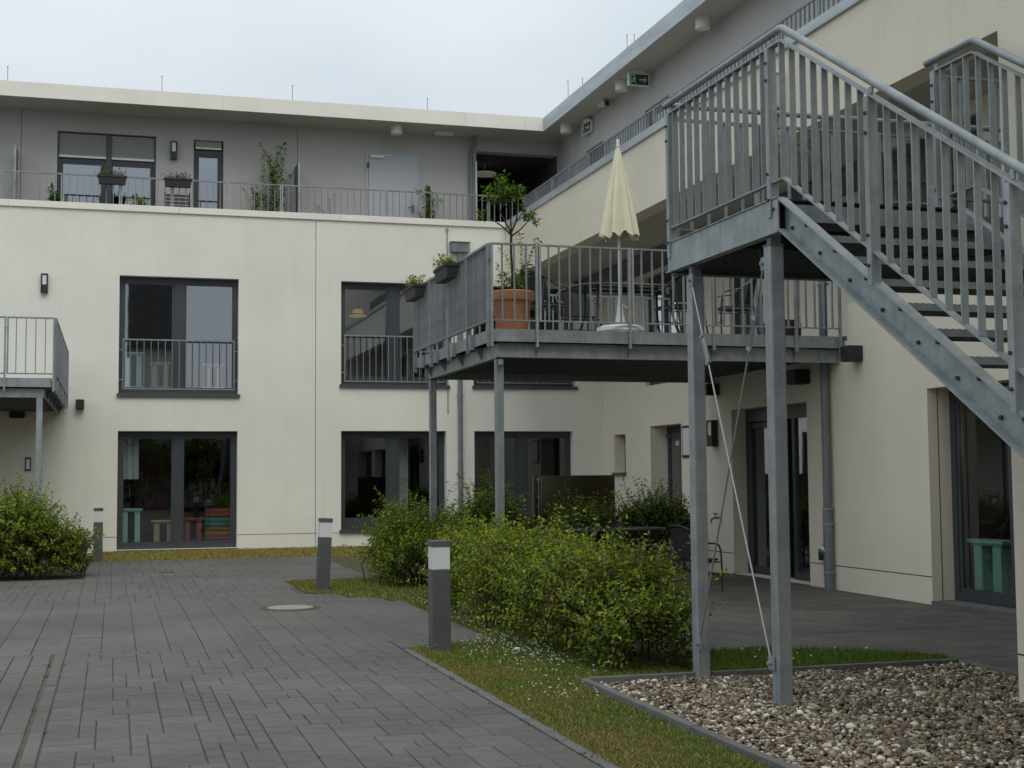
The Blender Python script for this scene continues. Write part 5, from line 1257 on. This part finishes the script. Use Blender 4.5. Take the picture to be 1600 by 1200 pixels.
leaf_mesh('crown', P_, D_, Nn, .068*RNG.uniform(.6, 1.25, N), .026*RNG.uniform(.7, 1.3, N), tints(N, [G_DK, G_MD, G_LT, G_YL], [3, 4, 1.5, .4]), 'leaf', t); stems_mesh('twigs', ST, .003, 'bark', t, 2)
t = thing('climbing_plant', 'leafy young plant and fern growing at the foot of the potted tree', 'plant', (QX, QY, DK+.47)); ss, dd, ll = [], [], []
for k in range(5): ss.append(np.array([.05+.02*k, .02*k-.05, .0])); dd.append(np.array([.10+.03*k, 0, 1.])); ll.append(.62+.05*k)
for k in range(14): ss.append(np.array([RNG.uniform(-.12, .16), RNG.uniform(-.12, .1), RNG.uniform(0, .1)])); dd.append(np.array([RNG.normal(0, .5), RNG.normal(0, .5), 1.])); ll.append(RNG.uniform(.15, .38))
P_, D_, Nn, F_, ST = shoots(ss, dd, ll, .05, .06); N = len(P_)
leaf_mesh('foliage', P_, D_, Nn, .075*RNG.uniform(.6, 1.25, N), .036*RNG.uniform(.7, 1.3, N), tints(N, [G_DK, G_MD, G_LT, G_YL], [2, 4, 3, 1.5]), 'leaf', t); stems_mesh('twigs', ST, .004, 'bark', t)
# flower boxes
def flower_box(x, y, z, L, along, label, flowers=True, w=.17, h=.18, plants=True, seed=0, cat='flower box', group='dark flower boxes hung on railings'):
    t = thing('flower_box', label, cat, (x, y, z), group)
    b = MB(); k = .78; tp = [(-w/2, h), (w/2, h), (w/2*k, 0), (-w/2*k, 0)]
    V = []
    for (ll_, ww, zz) in ((L/2*.92, w/2*k, 0), (L/2, w/2, h), (L/2-.012, w/2-.012, h), (L/2*.92-.012, w/2*k-.012, .02)):
        for sx, sy in ((-1, -1), (1, -1), (1, 1), (-1, 1)): V.append((sx*ll_, sy*ww, zz) if along == 'X' else (sy*ww, sx*ll_, zz))
    Fc = [(0, 1, 2, 3), (12, 13, 14, 15)]
    for a in (0, 4, 8):
        for i in range(4): Fc.append((a+i, a+(i+1) % 4, a+4+(i+1) % 4, a+4+i))
    b.add(V, Fc); b.build('box', M['planter'], t)
    b = MB(); l2, w2 = L/2+.012, w/2+.012
    for s in (-1, 1):
        if along == 'X': b.box(-l2, l2, s*w2-.012*(s > 0), s*w2+.012*(s < 0), h-.03, h+.006); b.box(s*l2-.012*(s > 0), s*l2+.012*(s < 0), -w2+.013, w2-.013, h-.03, h+.006)
        else: b.box(s*w2-.012*(s > 0), s*w2+.012*(s < 0), -l2, l2, h-.03, h+.006); b.box(-w2+.013, w2-.013, s*l2-.012*(s > 0), s*l2+.012*(s < 0), h-.03, h+.006)
    b.build('rim', M['planter'], t)
    b = MB(); a_, c_ = L/2-.015, w/2-.015
    (b.box(-a_, a_, -c_, c_, h-.04, h-.02) if along == 'X' else b.box(-c_, c_, -a_, a_, h-.04, h-.02)); b.build('soil', M['soil'], t)
    if plants:
        ss, dd, ll = [], [], []
        for _ in range(46):
            u = RNG.uniform(-L/2*.9, L/2*.9); v_ = RNG.uniform(-w*.35, w*.35); p = np.array([u, v_, h-.03]) if along == 'X' else np.array([v_, u, h-.03])
            ss.append(p); dd.append(np.array([RNG.normal(-.2, .6), RNG.normal(0, .5), .9])); ll.append(RNG.uniform(.08, .2))
        P_, D_, Nn, F_, ST = shoots(ss, dd, ll, .03, .04); N = len(P_)
        leaf_mesh('foliage', P_, D_, Nn, .05*RNG.uniform(.6, 1.2, N), .024*RNG.uniform(.7, 1.3, N), tints(N, [G_DK, G_MD, G_LT, G_YL], [2, 3, 3, 1.5]), 'leaf', t)
        if flowers:
            fl = MB()
            for _ in range(46):
                u = RNG.uniform(-L/2*.95, L/2*.7); v_ = RNG.uniform(-w*.5, w*.5); zc = h+RNG.uniform(.04, .13); cx, cy = (u, v_) if along == 'X' else (v_, u); r = RNG.uniform(.012, .024)
                for k2 in range(5):
                    a = 2*math.pi*k2/5; fl.add([(cx, cy, zc), (cx+r*math.cos(a-.5), cy+r*math.sin(a-.5), zc+.006), (cx+r*1.3*math.cos(a), cy+r*1.3*math.sin(a), zc-.002), (cx+r*math.cos(a+.5), cy+r*math.sin(a+.5), zc+.006)], [(0, 1, 2, 3)])
            o = fl.build('blossoms', M['flower'], t); o['kind'] = 'stuff'
    return t
flower_box(4.29, 17.75, 4.19, .72, 'Y', 'dark flower box with cream blossoms on the balcony side rail nearest the corner')
flower_box(4.29, 19.75, 4.19, .72, 'Y', 'dark flower box with yellow blossoms at the far end of the balcony side rail')
flower_box(-.08, 30.60, 7.97, .60, 'X', 'brown flower box on the top railing before the shuttered window', flowers=False)
flower_box(1.32, 30.60, 7.98, .58, 'X', 'brown flower box on the top railing before the wall lamp', flowers=False)
flower_box(-2.25, 24.12, 4.07, .60, 'X', 'black flower box on the railing of the left balcony', flowers=False, plants=False)
b = MB(); b.lathe([(0, 0), (.22, 0), (.25, .03), (.26, .25), (.24, .29), (.0, .30)], (8.85, 16.9, DK+.001), 24)
tag(b.build('storage_tub', M['purple'], smooth=True), 'dark aubergine round tub at the right end of the balcony', 'tub')
# roof terrace plants and chair
def plant(x, y, z, h, spread, n, leaf, label, pal=None, cat='plant', per=.05):
    t = thing('roof_plant', label, cat, (x, y, z)); ss, dd, ll = [], [], []
    for k in range(n):
        ss.append(np.array([RNG.normal(0, .03), RNG.normal(0, .03), RNG.uniform(0, h*.7)])); dd.append(np.array([RNG.normal(0, spread), RNG.normal(0, spread), 1.])); ll.append(h*RNG.uniform(.25, .5))
    P_, D_, Nn, F_, ST = shoots(ss, dd, ll, per, leaf); N = len(P_)
    leaf_mesh('foliage', P_, D_, Nn, leaf*RNG.uniform(.6, 1.2, N), leaf*.5*RNG.uniform(.7, 1.3, N), tints(N, pal or [G_DK, G_MD, G_LT, G_YL], [1, 3, 3, 2]), 'leaf', t)
    b = MB(); b.tube([(0, 0, 0), (.02, 0, h*.5), (0, .01, h*.9)], [.012, .009, .005], 5); b.build('stem', M['bark'], t)
    b = MB(); b.lathe([(0, 0), (.12, 0), (.15, .24), (.13, .25), (0, .23)], (0, 0, 0), 16); b.build('pot', M['planter'], t, smooth=True); return t
plant(3.47, 31.2, 7.06, 1.95, .22, 34, .10, 'tall light green potted tree left of the roof-terrace screen')
plant(3.05, 31.15, 7.06, 1.15, .2, 14, .09, 'small leafy plant beside the tall tree on the roof terrace')
plant(7.15, 31.2, 7.06, 1.35, .16, 26, .12, 'potted plant with long leaves before the right edge of the steel door')
plant(-1.3, 31.1, 7.06, .95, .2, 22, .12, 'dark plant at the left side of the shuttered window', pal=[G_DK, G_DK, G_MD, G_MD])
plant(.55, 31.05, 7.06, .75, .6, 26, .12, 'bright arching plant behind the railing before the shuttered window')
plant(4.75, 31.1, 7.06, .9, .5, 7, .06, 'sparse dry weeds rising behind the parapet')
t = thing('folding_chair', 'grey slatted folding chair behind the railing under the wall lamp', 'chair', (1.35, 31.2, 7.05))
for k in range(5):
    b = MB(); b.box(1.08, 1.60, 31.2+.012*k, 31.215+.012*k, 7.55+.085*k, 7.61+.085*k); part(b, 'slat', M['sill'], t)
for xx in (1.06, 1.60):
    b = MB(); b.tube([(xx, 31.1, 7.06), (xx, 31.26, 8.0)], .015, 8); part(b, 'frame', M['tube'], t)
b = MB(); b.box(1.08, 1.6, 30.95, 31.2, 7.46, 7.49); part(b, 'seat', M['sill'], t)
# brown glass screen behind the shrubs
t = thing('glass_screen', 'brown tinted glass privacy screen with steel clamps between rear wall and recess', 'screen', (7.6, 22.2, 0))
b = MB(); b.box(7.02, 8.34, 22.2, 22.212, .93, 1.555); part(b, 'glass_panel', M['browngl'], t)
b = MB(); b.box(6.86, 7.015, 22.2, 22.212, .4, 1.555); b.box(7.02, 7.5, 22.2, 22.212, .4, .92); part(b, 'glass_panel', M['browngl'], t)
b = MB(); b.box(6.86, 6.885, 22.15, 22.19, 0, 1.56); b.box(8.33, 8.345, 22.19, 22.22, .0, 1.56); b.box(7.5, 8.33, 22.195, 22.215, .90, .925); part(b, 'screen_post', M['tube'], t)
b = MB()
for z in (1.49, 1.19): b.tube([(6.95, 22.14, z), (6.95, 22.2, z)], .026, 10)
part(b, 'clamp', M['rod'], t, smooth=True)
b = MB(); b.tube([(6.95, 22.15, 1.5), (6.95, 22.15, .6)], .008, 6); part(b, 'clamp_rod', M['galv'], t)

# ================================================================== HOUSES BEHIND THE CAMERA (mirrored in the panes)
h = thing('house', 'dark tiled gabled house mirrored in the leftmost upper window', 'house', (2.4, -14, 0))
b = MB(); b.box(.9, 3.6, -20, -14, 0, 9.5); part(b, 'wall', M['mauve'], h)
b = MB(); b.prism([(-13.6, 8.6), (-14.6, 14.5), (-19.6, 14.5), (-20.4, 8.6)], 'X', .75, 3.7); part(b, 'roof', M['rooftile'], h)
b = MB()
for k in range(20): yk, zk = -13.6-.05*k, 8.6+.295*k; b.prism([(yk+.05, zk+.01), (yk+.01, zk+.30), (yk-.04, zk+.30), (yk-.01, zk+.01)], 'X', .74, 3.71)
o = part(b, 'tile_rows', M['rooftile'], h); o['kind'] = 'stuff'
b = MB(); b.box(3.61, 9.5, -20, -14.5, 0, 5); part(b, 'annex_wall', M['cream'], h)
h = thing('house', 'pale gabled house mirrored in the middle upper window', 'house', (14, -12, 0))
b = MB(); b.prism([(12, 0), (26, 0), (26, 8.5), (19, 14), (12, 8.5)], 'Y', -20, -12); part(b, 'wall', M['cream'], h)
for s in (-1, 1):
    b = MB(); b.prism([(19, 14.0), (19, 14.6), (19+s*7.8, 8.5), (19+s*7.8, 7.9)], 'Y', -20.3, -11.4); part(b, 'roof', M['rooftile'], h)
shrub('hedge', 'tall garden hedge mirrored in the ground-floor panes', [(-14, -10), (-2, -11), (10, -11)], 1.4, 3.6, 2400, PALH, [4, 3, 1, .2, .1], .22, 'hedge', per=.16)
